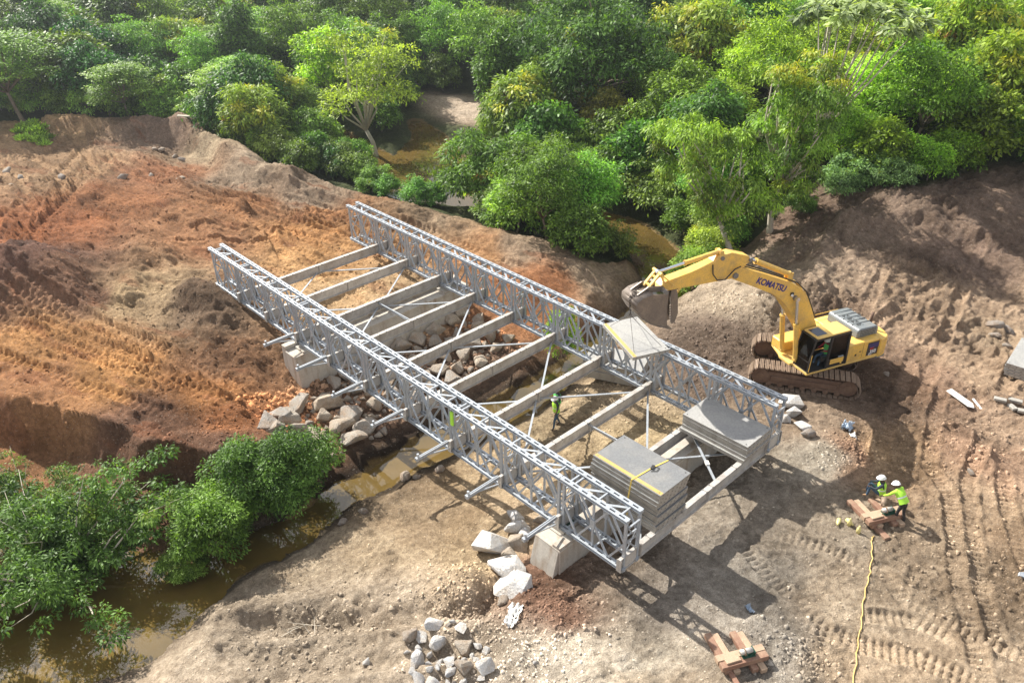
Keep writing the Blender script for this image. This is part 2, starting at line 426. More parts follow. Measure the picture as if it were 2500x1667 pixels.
def seg(x, y, P):
    """distance to polyline, interpolated third value, arc position"""
    best = np.full(x.shape, 1e9); val = np.zeros(x.shape); arc = np.zeros(x.shape); side = np.zeros(x.shape); L0 = 0
    for a, b in zip(P[:-1], P[1:]):
        dx, dy = b[0] - a[0], b[1] - a[1]; L = math.hypot(dx, dy)
        t = np.clip(((x - a[0]) * dx + (y - a[1]) * dy) / L ** 2, 0, 1)
        ex, ey = x - a[0] - t * dx, y - a[1] - t * dy
        d = np.hypot(ex, ey); m = d < best
        best = np.where(m, d, best); arc = np.where(m, L0 + t * L, arc)
        if len(a) > 2: val = np.where(m, a[2] + t * (b[2] - a[2]), val)
        side = np.where(m, (dx * ey - dy * ex) / L, side)
        L0 += L
    return best, val, arc, side

MOUNDS = [(-7.6, -12, 1.7, 3.6, 2.6), (-9, -14, 1.3, 3, 2.5), (-.2, -6.6, 1.2, 1.6, 1.3), (1.8, -5.9, 1.25, 1.7, 1.0), (22.9, 11.9, .25, 2.4, 1.2), (21.6, 9.6, .25, 1.6, 1.0),
          (23.5, 30.5, .8, 3.5, 1.8), (28, 33.5, .9, 4, 2), (19.5, 25.5, .5, 2, 1.5), (29.5, -7.4, .35, 1.6, .8), (25.7, -8.6, .3, 1.0, .9), (32.3, 7.7, .28, .9, .7), (34.6, 12.2, .25, 1.2, .5),
          (-11, 2, .7, 1.5, .8), (-6, 4.4, .55, 1.2, .7), (-14, -1.5, .6, 2.0, .8), (-9.5, -1, .6, 1.6, .7), (-18, 1, .7, 2, 1), (-4, 6, .4, 2.4, .5), (-21, -4, .6, 2.5, .9), (-26, 1, .5, 2.5, 1), (-6.5, -5.5, .7, 1.6, 1), (13.6, -11.5, .3, 1.5, .8), (36.2, 11.2, .3, 1.6, .6), (38, 13.5, .3, 1.5, .8)]
TRACKS = [  # (points, width, pitch, depth)
 ([(35.9, 13), (36.6, 9.2), (37.9, 6.2), (39.2, 3.6), (41, 1)], .68, .25, .085), ([(36.4, -.3), (38, .9), (40, 1.1)], .66, .25, .085), ([(31.9, 10.2), (32.7, 8.2), (33.6, 6.7)], .68, .25, .085), ([(29, 31), (30.5, 24), (31.8, 18.5), (32.6, 14.5)], .7, .30, .10), ([(33.8, 29), (32.8, 25), (34.8, 20), (35.6, 15.6)], .7, .30, .10), ([(26, 25), (27.2, 20), (28.5, 16.2)], .7, .30, .09), ([(24, 20.5), (26.3, 18.6), (29.5, 18.2), (32, 19)], .7, .30, .09),
 ([(33.2, 15.5), (33.9, 12.5), (35.1, 9.1), (36.4, 7.9), (36.97, 6.74), (38.15, 4.11), (39.6, 1.65), (40.8, -.2)], .68, .25, .085),
 ([(30.9, 17.5), (32.6, 11.5), (33.2, 8.9), (34.1, 7.4)], .68, .25, .085),
 ([(34.8, -1.9), (37.1, -1.3), (38.9, -.35), (41.5, .2)], .85, .25, .09), ([(32.4, 1.2), (34.3, 1.9), (36.3, 2.3), (37.5, 1.5), (39.0, 1.7), (41.5, 1.9)], .62, .25, .085),
 ([(31.4, .2), (33.0, -.5), (34.06, -.83), (35.9, -1.2), (37.0, -2.4)], .66, .25, .085), ([(37.2, 11), (37.9, 9.4), (39.35, 6.8), (41, 4)], .68, .25, .085), ([(40.1, 2.9), (41.5, 2.2), (43, 2)], .66, .25, .085),
 ([(35.5, 30), (33, 24), (31.5, 20), (30.9, 17)], .7, .30, .09), ([(38.5, 30), (36, 23), (34.5, 18)], .7, .30, .09), ([(29.5, 27), (28.8, 22), (28.3, 17)], .7, .30, .08),
 ([(-9, -14.2), (-3.2, -12), (2, -10.6), (8, -9.7)], .75, .42, .1), ([(-18, -1), (-12, 1.2), (-6, 1.6), (-1, 0)], .8, .5, .12), ([(-19, 1), (-12, 2.6), (-5, 2.8), (0, 2.6)], .8, .5, .12), ([(-36, -6), (-28, -5), (-20, -6.5), (-14, -6)], .9, .55, .14), ([(-38, -8.5), (-28, -7.5), (-20, -9)], .9, .55, .14),
 ([(-10, -17.6), (-4.3, -15.4), (4.4, -12.3), (11.0, -9.6)], .8, .42, .12), ([(-10, -15.2), (-3.9, -13.0), (3.9, -10.2), (9.5, -8.6)], .8, .42, .12), ([(-6, -18.2), (-.8, -16.4), (6, -13.9), (10.4, -12.1)], .8, .42, .12),
 ([(-8, -16.6), (-2.3, -14.3), (5, -11.3), (10.5, -10.5)], .75, .42, .10),
 ([(-15, -13.5), (-19.8, -11.3), (-25, -6.5), (-30.5, -2.2), (-40, 1)], .95, .55, .14), ([(-12, -11.5), (-17, -9.5), (-24.4, -3.3), (-30, .8)], .95, .55, .14),
 ([(-14, 3.9), (-6.3, 6.1), (.8, 8.2), (10.2, 9)], .8, .45, .12), ([(-12.5, 5.2), (-7.5, 7.2), (1.5, 9.6), (10, 10.3)], .8, .45, .12), ([(-9, -5), (-4, 1), (2, 2), (6, 1)], .75, .45, .09), ([(-10, -3), (-5, 2.6), (1, 4.6), (6, 4)], .75, .45, .09)]

for i in range(5):
    o = i * .95
    TRACKS.append(([(-13 + .2 * o, -19.6 + o), (-5, -16.3 + o * .95), (4, -12.9 + o * .8), (9 + .3 * o, -11.3 + o * .6)], .6, .42, .12))
for i in range(4):
    o = i * .9
    TRACKS.append(([(-30, -1.6 + o), (-20, -.4 + o), (-10, 2.6 + o * .9), (-2, 4.8 + o * .85), (6, 6.2 + o * .7)], .6, .46, .12))
for i in range(3):
    o = i * 1.0
    TRACKS.append(([(-16 + o, -12), (-21 + o, -8.2), (-28 + o, -2.6), (-37, 1 - o)], .6, .5, .12))
    TRACKS.append(([(-6 + o, -3.5), (-1 + o, -.8), (3, .6 + .8 * o), (7.5, 1 + o)], .5, .4, .07))
def base_height(x, y):
    z = rbf(np.clip(x, -55, 46), np.clip(y, -24, 52))
    r = np.hypot(x - 42, y + 21)
    z = z + sstep(85, 175, r) * 12 * np.clip(.55 + .45 * np.cos(np.arctan2(y + 21, x - 42) * 3.0 + 1.2), .35, 1)
    d, v, a, sd = seg(x, y, BERM)
    w = 1.25 + .35 * vnoise(a * .25, a * 0, 3)
    prof = np.where(sd < 0, np.exp(-(d / (w * .95)) ** 2.4), np.exp(-(d / (w * 1.6)) ** 2))
    z = z + v * prof * (1 + .22 * vnoise(a * .45, a * 0 + 5, 4))
    for mx, my, mh, ra, rb in MOUNDS:
        u = (x - mx) / ra; w2 = (y - my) / rb
        z = z + mh * np.exp(-(u * u + w2 * w2))
    return z

def carve(x, y, z):
    wob = .35 * vnoise(x * .6, y * .6, 11) + .15 * vnoise(x * 1.9, y * 1.9, 12)
    for R in (RIV, RIV2):
        d, v, a, sd = seg(x, y, R)
        d = d + wob
        sl = np.where((y < 4) & (sd > 0), 1.9, .42) if R is RIV else .5
        sl = np.where((y > 9) & (y < 20), 1.0, sl)
        lim = np.where(d < v, -3.02 - .35 * sstep(0, .8, v - d), -3.0 + (d - v) * sl)
        soft = np.minimum(z, lim)
        z = np.where(z > lim - .1, soft, z)
    return z

CREST = np.array([(-12, -25, -.3), (2.2, -18.1, -.3), (3.4, -17.4, -.3), (6.3, -15.6, -.35), (9.6, -14.1, -.4), (12, -13.3, -.45), (14.1, -12.1, -.5), (14.5, -10.2, -.8), (13.2, -8.0, -1.4), (12.4, -7.2, -1.8)])
def cliff(x, y, z):
    d, v, a, sd = seg(x, y, CREST)
    d = d + .45 * vnoise(a * .7, a * 0, 161) + .2 * vnoise(x * 1.1, y * 1.1, 162)
    drop = v + .1 - 2.1 * np.maximum(d - .1, 0)
    talus = -2.15 - .22 * d
    return np.where((sd < 0) & (x < 18) & (x > -15) & (y < -6.6), np.minimum(z, np.maximum(drop, talus)), z)

def height(x, y):
    x = np.asarray(x, float); y = np.asarray(y, float)
    return carve(x, y, cliff(x, y, base_height(x, y)))

def Hh(x, y):
    return float(height(np.array([float(x)]), np.array([float(y)]))[0])

def axis(parts):
    out = []
    for a, b, s0, s1 in parts:
        p = a
        L = b - a
        while p < b - 1e-6:
            out.append(p); t = (p - a) / L
            p += s0 + (s1 - s0) * t
    out.append(parts[-1][1])
    return np.array(out)
gx = axis([(-330, -90, 12, 2.0), (-90, -32, 1.2, .26), (-32, -8, .24, .15), (-8, 20, .115, .10), (20, 32, .09, .07), (32, 41.5, .062, .062), (41.5, 60, .12, 1.2), (60, 220, 2, 16)])
gy = axis([(-160, -40, 14, 2), (-40, -18, 1, .16), (-18, -5, .1, .09), (-5, 12, .066, .066), (12, 14, .08, .11), (14, 34, .12, .24), (34, 80, .3, 1.4), (80, 330, 2, 14)])
X, Y = np.meshgrid(gx, gy, indexing='ij')
Z0 = height(X, Y)
# zones
rv = np.minimum(seg(X, Y, RIV)[0] - seg(X, Y, RIV)[1], seg(X, Y, RIV2)[0] - seg(X, Y, RIV2)[1])
bd, bv, ba, bs = seg(X, Y, BERM)
FOREST_L = (bs > 1.2) & (X < 13.5)
wv = 1.2 * vnoise(X * .3, Y * .3, 21)
beyond = sstep(.8, 3.2, np.where(X < 12, np.where(bs > 0, bd, -bd), -9) + wv)                      # behind the berm
frl = seg(X, Y, np.array([(16, 24.5, 0), (15.6, 28.6, 0), (18.7, 30, 0), (24.2, 33.4, 0), (27.5, 40.5, 0), (45, 60, 0), (80, 110, 0)]))
rightf = np.where((Y > 21), sstep(-.5, 2.0, frl[3] + wv), 0)
acrossr = np.where((X < 17) & (Y > 24), 1.0, 0)
forest = np.clip(np.maximum(np.maximum(beyond, rightf), acrossr), 0, 1)
forest = np.maximum(forest, sstep(58, 70, -X))
sandm = np.exp(-(((X + 24) / 7.5) ** 2 + ((Y - 35.5) / 3.6) ** 2) ** 2)
forest = forest * (1 - sandm)
# detail relief
lump = fbm(X, Y, .55, 4, 31)
bil = .5 - np.abs(fbm(X, Y, 1.5, 3, 131, .6)) * 1.6
clod = .4 - np.abs(fbm(X, Y, 3.6, 2, 141, .6)) * 1.4
dug = sstep(-.15, .25, vnoise(X * .28 + 7, Y * .28, 151))
fine = fbm(X, Y, 2.3, 3, 41)
ca, sa = math.cos(.35), math.sin(.35)
U, V = X * ca + Y * sa, -X * sa + Y * ca
fur = 1 - np.abs(fbm(U * .35, V * 1.0, 1.0, 3, 51)) * 2
leftb = 1 - sstep(11, 15, X)
wet = sstep(1.6, .1, rv)
rough = .5 + .5 * sstep(-.2, .4, vnoise(X * .12, Y * .12, 61))
# flat compacted areas on the near bank
flatm = np.zeros_like(X)
for fx, fy, fr in ((34, -4, 3.0), (36.5, .2, 1.6), (33, 3.5, 2.4), (31.8, 8, 1.4), (30.5, -9, 2.0), (3.5, 0, 3.5), (20, -11, 2)):
    flatm = np.maximum(flatm, np.exp(-((X - fx) ** 2 + (Y - fy) ** 2) / fr ** 2))
Z = Z0 + (1 - wet * .7) * (1 - forest * .5) * (1 - .7 * flatm) * (lump * (.13 + .20 * leftb * rough) + fur * .24 * leftb * rough + fine * (.05 + .03 * leftb) + bil * (.035 + .09 * dug) * (1 - .1 * leftb) + clod * (.01 + .055 * dug))
spo = sstep(13, 16, Y) * sstep(17, 19, X) * (1 - forest)
Z += spo * (.16 * (bil + lump) + .22 * (1 - np.abs(fbm(V * .5, U * 1.3, 1.0, 3, 191)) * 2.2) * dug)
# eroded gullies on the slope of the near bank and the dug bank across the stream
def line(pts): return seg(X, Y, np.array([(p[0], p[1], 0) for p in pts]))[0] + .25 * vnoise(X * .9, Y * .9, 171) + .1 * vnoise(X * 2.7, Y * 2.7, 172)
for pts, amp, w in (([(22, -14.5), (25.5, -11), (27.3, -8.8), (27, -7.6)], -.55, .6), ([(21.5, -16), (26, -11.8), (28, -9.6), (29.5, -9.4)], .26, .4), ([(20.2, -15.2), (23, -11.6), (25, -9.2), (26, -8)], .22, .4), ([(24, -16.8), (27.4, -12.6), (29.4, -10.6)], .2, .35), ([(23.4, -17), (26.6, -12.9), (28.4, -10.8)], -.22, .35), ([(20.5, -8), (22.5, -6.8), (24.3, -6.6)], -.2, .5),
                    ([(26.3, 15.5), (24.5, 18.5), (22.5, 23), (22, 27)], .5, .7), ([(30, 31), (25.5, 29.6), (22, 26.5)], .45, .6), ([(24.5, 15.2), (22.8, 18.5), (20.8, 21.5)], -.3, .5), ([(33.5, 26), (29, 29.2), (26, 31.5)], -.35, .5), ([(37.4, 12.6), (34.9, 12.3), (33.6, 10.9)], .22, .35), ([(39.5, 10.5), (37.2, 10.4), (36.2, 11.6)], .28, .45), ([(34.5, -2.9), (36.2, -3.0), (37.2, -4)], .18, .4),
                    ([(-26, 3.2), (-16, 4.2), (-8, 5.6), (0, 7.2), (8, 8.2)], -.25, .6), ([(-12, -5), (-7, -6.6), (-3, -9)], .45, .7), ([(-5, -10.2), (-1, -9), (3, -8.6), (8, -9)], -.3, .7), ([(-14, -3), (-9, -1.6), (-4, -2.4)], .35, .45), ([(-13, -.6), (-8, .6), (-3, .4)], .3, .4), ([(2.5, -7.2), (6, -6.8), (9, -7.2)], .3, .6)):
    Z += amp * np.exp(-(line(pts) / w) ** 2)
trk = np.zeros_like(X)
for pts, w, pit, dep in TRACKS:
    P = np.array([(p[0], p[1], 0) for p in pts])
    mx0, mx1, my0, my1 = P[:, 0].min() - 2, P[:, 0].max() + 2, P[:, 1].min() - 2, P[:, 1].max() + 2
    i0, i1 = np.searchsorted(gx, (mx0, mx1)); j0, j1 = np.searchsorted(gy, (my0, my1))
    xs, ys = X[i0:i1, j0:j1], Y[i0:i1, j0:j1]
    d, _, arc, sd = seg(xs, ys, P)
    d = d + .05 * vnoise(xs * 3, ys * 3, 71)
    ins = sstep(w * .5, w * .38, d) * (.55 + .45 * sstep(-.5, .1, vnoise(arc * .5, arc * 0 + w * 9, 72)))
    Lt = np.hypot(*np.diff(P[:, :2], axis=0).T).sum()
    ins = ins * sstep(0, 1.1, arc + .5 * vnoise(xs * 2, ys * 2, 74)) * sstep(0, 1.1, Lt - arc + .5 * vnoise(xs * 2, ys * 2, 75))
    rid = sstep(0, 1.2, arc) * sstep(0, 1.2, Lt - arc) * np.exp(-((d - w * .56) / (w * .13)) ** 2)
    bars = np.abs(((arc / pit) % 1.0) - .5) * 2
    bars = sstep(.32, .72, bars) * (.8 + .2 * vnoise(xs * 1.3, ys * 1.3, 76))
    zz = Z[i0:i1, j0:j1]; z0 = Z0[i0:i1, j0:j1]
    zz = zz * (1 - .9 * ins) + .9 * ins * (z0 + .25 * (zz - z0))
    Z[i0:i1, j0:j1] = zz - ins * dep * (.4 + 1.3 * bars) + rid * dep * (.9 + .5 * vnoise(xs * 2, ys * 2, 73))
    trk[i0:i1, j0:j1] = np.maximum(trk[i0:i1, j0:j1], ins)
# beds for the abutments, the machine and timber cribs stay as they are
keep = sstep(3.2, 1.5, np.hypot((X - 27.9) * .8, Y - 11.8))
Z = Z * (1 - keep) + keep * (-.93 + .04 * fine)

# soil colours
SC = [(-40, -3, .46, .30, .17), (-28, -4, .40, .26, .15), (-17, -4, .30, .135, .06), (-22, 2, .28, .13, .065), (-12, 2, .30, .15, .07), (-16, -9, .33, .13, .055), (-8, -3, .33, .17, .085), (-8, -12, .19, .10, .07), (-5, -11, .24, .13, .08), (-10, -13.5, .18, .095, .07),
 (-3, -9, .50, .36, .21), (-1, -7.5, .52, .38, .23), (.3, -6.5, .22, .15, .1), (2, -6, .24, .165, .11), (0, -14, .42, .22, .09), (5, -12.5, .44, .23, .09), (9, -10.5, .40, .19, .075), (4, -16, .34, .17, .08), (12, -10.5, .34, .145, .06), (10, -14, .22, .12, .075), (13, -13, .20, .11, .07), (14.5, -11, .18, .10, .065), (7, -8, .28, .155, .085),
 (0, 2, .50, .29, .13), (4, 0, .56, .38, .21), (7, 2, .58, .41, .24), (-4, 4, .44, .23, .095), (-6, 6, .40, .20, .09), (0, 8.5, .42, .24, .115), (6, 9.5, .42, .24, .12), (10.5, 9, .36, .17, .08), (12, 10.5, .33, .15, .07), (13, 13, .34, .26, .18),
 (-31, 6.5, .30, .21, .15), (-24, 6.5, .42, .33, .22), (-17, 6.8, .40, .31, .22), (-10, 8.3, .36, .27, .19), (0, 10.8, .40, .30, .20), (8, 12.5, .36, .27, .19),
 (12, -2, .26, .17, .11), (14.5, -4, .17, .11, .075), (14.5, 3, .17, .11, .075), (13, 6, .36, .17, .08),
 (19.5, -12, .48, .39, .28), (22, -14, .46, .38, .29), (21, -8, .52, .41, .28), (25, -12, .50, .41, .31), (25, -7, .47, .36, .23), (21, -2, .50, .38, .24), (21, 2, .46, .36, .23), (22, 5, .42, .33, .22), (24.5, 3, .46, .36, .22),
 (28.3, -6.9, .30, .175, .12), (29.3, -7.1, .33, .20, .14), (30.5, -9.5, .74, .65, .53), (31.5, -8.5, .78, .70, .58), (32, -9.6, .74, .65, .53), (31.2, -7.6, .78, .69, .56), (31.8, -6.8, .80, .72, .6), (32.6, -6.2, .74, .66, .54), (28.5, -11, .52, .43, .33), (33, -7.5, .58, .48, .36), (34.5, -7, .52, .42, .31), (32, -4, .30, .265, .225), (33.5, -2, .29, .26, .22), (31.5, 2.5, .33, .285, .23), (31.3, 6.3, .36, .32, .26), (34, 3, .36, .30, .23), (36.8, .4, .47, .38, .28), (35, -3.8, .37, .33, .28), (38.5, -1.5, .48, .37, .26), (38, 4, .40, .31, .22), (38, 8, .42, .31, .21), (33.2, 8.2, .43, .30, .18), (32.3, 7.5, .24, .15, .10), (36.5, 11, .38, .25, .17), (36.5, 14, .42, .30, .21), (33, 15, .34, .23, .16), (41, 6, .42, .31, .21),
 (29, 9, .38, .29, .21), (28, 12, .24, .165, .12), (31, 13, .20, .14, .10), (24, 9.5, .17, .125, .095), (22.5, 11.8, .20, .15, .115), (22, 14.5, .42, .345, .26), (21.5, 18, .44, .36, .27), (24, 18, .33, .25, .18), (26.5, 16, .20, .14, .10), (22.5, 24, .30, .225, .165), (23, 29, .22, .16, .12), (28, 33, .19, .135, .10), (29.5, 24, .40, .29, .20), (33, 22, .43, .32, .22), (29, 28, .2, .14, .105), (36, 26, .36, .26, .18), (31, 20, .36, .26, .18), (34, 18, .40, .29, .2), (37.5, 18, .36, .26, .18), (30, 15.5, .22, .15, .105), (19, 27, .23, .16, .12), (18.5, 22, .33, .255, .19), (40, 33, .3, .22, .16)]
SC = np.array(SC)
wx = X + 1.1 * fbm(X, Y, .35, 3, 81); wy = Y + 1.1 * fbm(X, Y, .35, 3, 85)
num = np.zeros(X.shape + (3,)); den = np.zeros(X.shape)
for s in SC:
    d2 = (wx - s[0]) ** 2 + (wy - s[1]) ** 2
    w = 1.0 / (d2 + .25) ** 2.2
    den += w
    num += w[..., None] * s[2:5]
C = num / den[..., None]
C *= (1 - .06 * leftb * (1 - forest))[..., None]
C *= (1 + .20 * lump + .14 * fine - .20 * dug + .16 * bil + .08 * clod)[..., None]
C = C * (1 + trk[..., None] * np.array([.22, .22, .22]))
# red seams and pale seams on the cut soil
seam = sstep(.25, .55, fbm(U * .5, V * 1.6, .8, 3, 91)) * leftb * (1 - forest)
C = C * (1 - .45 * seam[..., None]) + .45 * seam[..., None] * np.array([.26, .105, .05])
dk = sstep(.12, .42, fbm(X, Y, .22, 4, 181)) * (1 - trk * .6) * (1 - forest) * (1 - .8 * flatm)
C = C * (1 - dk[..., None] * np.array([.30, .33, .36]))
# damp margin of the stream, forest litter, grass of the sand bar
C = C * (1 - .55 * (wet * (X > 11) * (X < 19.2) * (Y < 9))[..., None])
C = C * (1 - .3 * wet[..., None]) * (1 - .4 * sstep(.55, .05, rv)[..., None])
fl = np.array([.05, .062, .022]) * (1 + .5 * lump[..., None])
C = C * (1 - forest[..., None]) + fl * forest[..., None]
C = C * (1 - sandm[..., None]) + sandm[..., None] * np.array([.56, .46, .36])
gr = np.exp(-(((X + 9) / 4.5) ** 2 + ((Y - 23.5) / 2.6) ** 2) ** 2)
C = C * (1 - gr[..., None]) + gr[..., None] * np.array([.12, .19, .04])
bed = rv < 0
C[bed] = np.array([.2, .14, .06])
nx, ny = X.shape
idx = np.arange(nx * ny).reshape(nx, ny)
quads = np.stack([idx[:-1, :-1], idx[1:, :-1], idx[1:, 1:], idx[:-1, 1:]], -1).reshape(-1, 4)
jit = np.random.default_rng(9).normal(size=Z.shape) * np.minimum(np.gradient(gx)[:, None], .12) * (.13 + .1 * dug) * (1 - .92 * trk) * (rv > 0)
Z = Z + jit
gme = np_mesh('ground', np.stack([X, Y, Z], -1).reshape(-1, 3), quads, False)
ca_ = gme.attributes.new('soil', 'FLOAT_COLOR', 'POINT')
ca_.data.foreach_set('color', np.c_[np.clip(C.reshape(-1, 3), .01, .9), np.ones(nx * ny)].astype(np.float32).ravel())
ground = tag(link('ground', gme, M['soil']), kind='structure')

def GZ(x, y):
    """height of the finished ground (bilinear)"""
    i = min(max(int(np.searchsorted(gx, x)) - 1, 0), nx - 2); j = min(max(int(np.searchsorted(gy, y)) - 1, 0), ny - 2)
    u = (x - gx[i]) / (gx[i + 1] - gx[i]); v = (y - gy[j]) / (gy[j + 1] - gy[j])
    return float((Z[i, j] * (1 - u) + Z[i + 1, j] * u) * (1 - v) + (Z[i, j + 1] * (1 - u) + Z[i + 1, j + 1] * u) * v)
def GC(x, y):
    i = min(max(int(np.searchsorted(gx, x)), 0), nx - 1); j = min(max(int(np.searchsorted(gy, y)), 0), ny - 1)
    return C[i, j]
def in_forest(x, y):
    i = min(max(int(np.searchsorted(gx, x)), 0), nx - 1); j = min(max(int(np.searchsorted(gy, y)), 0), ny - 1)
    return forest[i, j], rv[i, j], sandm[i, j]

# stream: a strip of water along the river line
wme = np_mesh('stream_water', [(-45, -40, -3), (30, -40, -3), (30, 33, -3), (-45, 33, -3)], [(0, 1, 2, 3)])
tag(link('stream_water', wme, M['water']), kind='structure')
# ------------------------------------------------------------------ bridge
PL = 3.048
YI, YO, TH = 4.257, 4.962, 2.218          # inner / outer truss line, truss height
bridge = tag(empty('truss_bridge', (0, 0, 0)), 'half-built galvanised steel truss bridge with bare cross beams spanning the muddy stream', 'bridge')

def chord_mesh(name):
    m = MB(); L = PL - .02
    for s in (-1, 1):
        m.span((.01, s * .052 - .02, -.06), (L, s * .052 + .02, .06))          # webs of the two channels
        m.span((.01, s * .085 - .025, .048), (L, s * .085 + .025, .062))       # flanges
        m.span((.01, s * .085 - .025, -.062), (L, s * .085 + .025, -.048))
    for k in range(8):
        x = .07 + k * (L - .14) / 7
        m.span((x - .085, -.034, .05), (x + .085, .034, .0645))                # batten plates leave the slots open
        m.span((x - .085, -.034, -.0645), (x + .085, .034, -.05))
    m.span((.0, -.03, -.045), (.10, .03, .045)); m.span((L - .1, -.03, -.045), (L + .02, .03, .045))
    return m.mesh(name)
ch_me = chord_mesh('chord')
def member(a, b, w=.066, d=.06):
    m = MB(); A = Vector((a[0], 0, a[1])); B = Vector((b[0], 0, b[1]))
    D = (B - A).normalized(); N = Vector((0, 1, 0)).cross(D)
    m.bar(A, B, .012, w, N)                                                     # rolled channel: web and two flanges
    for s in (-1, 1): m.bar(A + N * s * w / 2 + Vector((0, d / 2 - .006, 0)), B + N * s * w / 2 + Vector((0, d / 2 - .006, 0)), d, .010, N)
    return m.mesh('member')
h0, h1, hm = .06, TH - .06, TH / 2
x0, x1, q1, qm, q3 = .12, PL - .12, PL * .27, PL / 2, PL * .73
post0 = member((x0, h0), (x0, h1), .1, .08); post1 = member((x1, h0), (x1, h1), .1, .08); postm = member((qm, h0), (qm, h1))
diag = [member((x0, hm + .05), (q1 - .05, h0)), member((x0, hm), (q1 - .05, h1)), member((q1, h0), (qm, hm)), member((qm, hm), (q3, h1)), member((q1, h1), (qm, hm)), member((qm, hm), (q3, h0)),
        member((q3 + .05, h0), (x1, hm)), member((q3 + .05, h1), (x1, hm + .05))]
nm = MB(); nm.span((qm - .1, -.045, hm - .2), (qm + .1, .045, hm + .2)); node_me = nm.mesh('gusset')
for k in range(10):
    for y in (-YO, -YI, YI, YO):
        p = empty('truss_panel', (k * PL, y, 0), 0, bridge)
        link('top_chord', ch_me, M['steel'], p, (0, 0, TH)); link('bottom_chord', ch_me, M['steel'], p, (0, 0, 0))
        for me in (post0, post1, postm): link('post', me, M['steel'], p)
        for me in diag: link('diagonal', me, M['steel'], p)
        link('gusset_plate', node_me, M['steel'], p)

def frame_mesh():
    m = MB(); w = YO - YI
    m.bar((0, .03, 0), (0, w - .03, 0), .06, .07)
    return m.mesh('strut')
st_me = frame_mesh()
dm = MB(); dm.bar((0, .02, 0), (.95, YO - YI - .02, 0), .10, .012); dg_me = dm.mesh('plan_brace')
vm = MB(); w_ = YO - YI
for a, b in (((0, .06, .55), (0, w_ - .06, 1.35)), ((0, w_ - .06, .55), (0, .06, 1.35))): vm.bar(a, b, .05, .02, (1, 0, 0))
vm.bar((0, .05, 1.4), (0, w_ - .05, 1.4), .05, .05)
vx_me = vm.mesh('cross_frame')
for k in range(10):
    for s in (-1, 1):
        fr = empty('bracing_frame', (k * PL, 0, 0), 0, bridge)
        for x in ((.32, .52, 1.62, 2.62) if k % 2 else (.4, 1.55, 2.7)):
            o = link('strut', st_me, M['steel'], fr, (x, s * YI if s > 0 else -YO, TH - .035))
        for x in (.62, 1.72):
            if k == 0 and x > 1: continue
            # outer line to inner line, going towards the near end on both sides
            b = link('plan_brace', dg_me, M['steel'], fr, (x, -YO if s < 0 else YO, TH - .072))
            if s > 0: b.scale = (1, -1, 1)
        for x in (.14, PL - .14): link('cross_frame', vx_me, M['steel'], fr, (x, -YO if s < 0 else YI, 0))
        for x in (.3, 1.6): link('strut', st_me, M['steel'], fr, (x, s * YI if s > 0 else -YO, .02))
# end ties between the two truss lines
for xx in (0.02, 10 * PL - .02):
    for s in (-1, 1):
        m = MB(); y0 = -YO if s < 0 else YI
        m.bar((xx, y0 + .05, TH - .3), (xx, y0 + w_ - .05, TH - .3), .06, .06); m.bar((xx, y0 + .05, 1.25), (xx, y0 + w_ - .05, .62), .045, .02, (1, 0, 0))
        m.bar((xx, y0 + .05, TH - .35), (xx, y0 + w_ - .05, 1.0), .045, .02, (1, 0, 0))
        m.build('end_tie', M['steel'], bridge)
# cross beams
def transom_mesh():
    m = MB(); y = 5.16
    m.span((-.008, -y, 0.0), (.008, y, .525))
    m.span((-.105, -4.02, .525), (.105, 4.02, .545)); m.span((-.06, -y, .525), (.06, -4.02, .543)); m.span((-.06, 4.02, .525), (.06, y, .543))
    m.span((-.105, -y, -.02), (.105, y, 0.0))
    for yy in (-4.05, 0, 4.05): m.span((-.1, yy - .012, .001), (.1, yy + .012, .524))
    for s in (-1, 1):
        m.span((-.1, s * 5.15 - .01, .001), (.1, s * 5.15 + .01, .524))
        m.span((-.07, s * 4.6 - .3, .02), (.07, s * 4.6 + .3, .52))
    return m.mesh('transom')
tr_me = transom_mesh()
lm = MB(); lm.span((-.112, -.012, -.03), (.112, .012, .028)); lm.span((-.118, -.03, .0), (-.085, .03, .045)); lm.span((.085, -.03, 0), (.118, .03, .045)); lug_me = lm.mesh('deck_lug')
TX = {}
for k in range(1, 11):
    x = k * PL - (.13 if k == 10 else 0)
    TX[k] = x
    t = link('cross_beam', tr_me, M['steel_tr'], bridge, (x, 0, 0))
    for yy in (-3.6, -2.15, -1.75, -.2, .2, 1.75, 2.15, 3.6): link('deck_lug', lug_me, M['lug'], t, (0, yy, .52))
def brace(a, b, name='sway_brace', w=.085, h=.03):
    m = MB(); m.bar(a, b, w, h); m.bar(Vector(a) + Vector((0, 0, -.03)), Vector(b) + Vector((0, 0, -.03)), .015, .06); m.build(name, M['steel'], bridge)
for k in range(1, 10):
    a, b = (TX[k] + .02, TX[k + 1] - .02)
    for s in (-1, 1):
        if k % 2: brace((a, s * .12, .09), (b, s * 4.0, .09))
        else: brace((a, s * 4.0, .09), (b, s * .12, .09))
for k in (3, 8):
    brace((TX[k], -.05, .36), (TX[k + 1], .1, .30), 'tie_strut', .06, .06); brace((TX[k], .1, .18), (TX[k + 1], .12, .16), 'tie_strut', .05, .05)
brace((27.5, 2.9, .22), (30.3, .75, .22), 'tie_strut', .09, .05)
tp = MB(); tp.box((29.3, 1.53, .25), (.24, .14, .1), Matrix.Rotation(-.66, 3, 'Z')); tp.build('tape_wrap', M['cloth_w'], bridge)
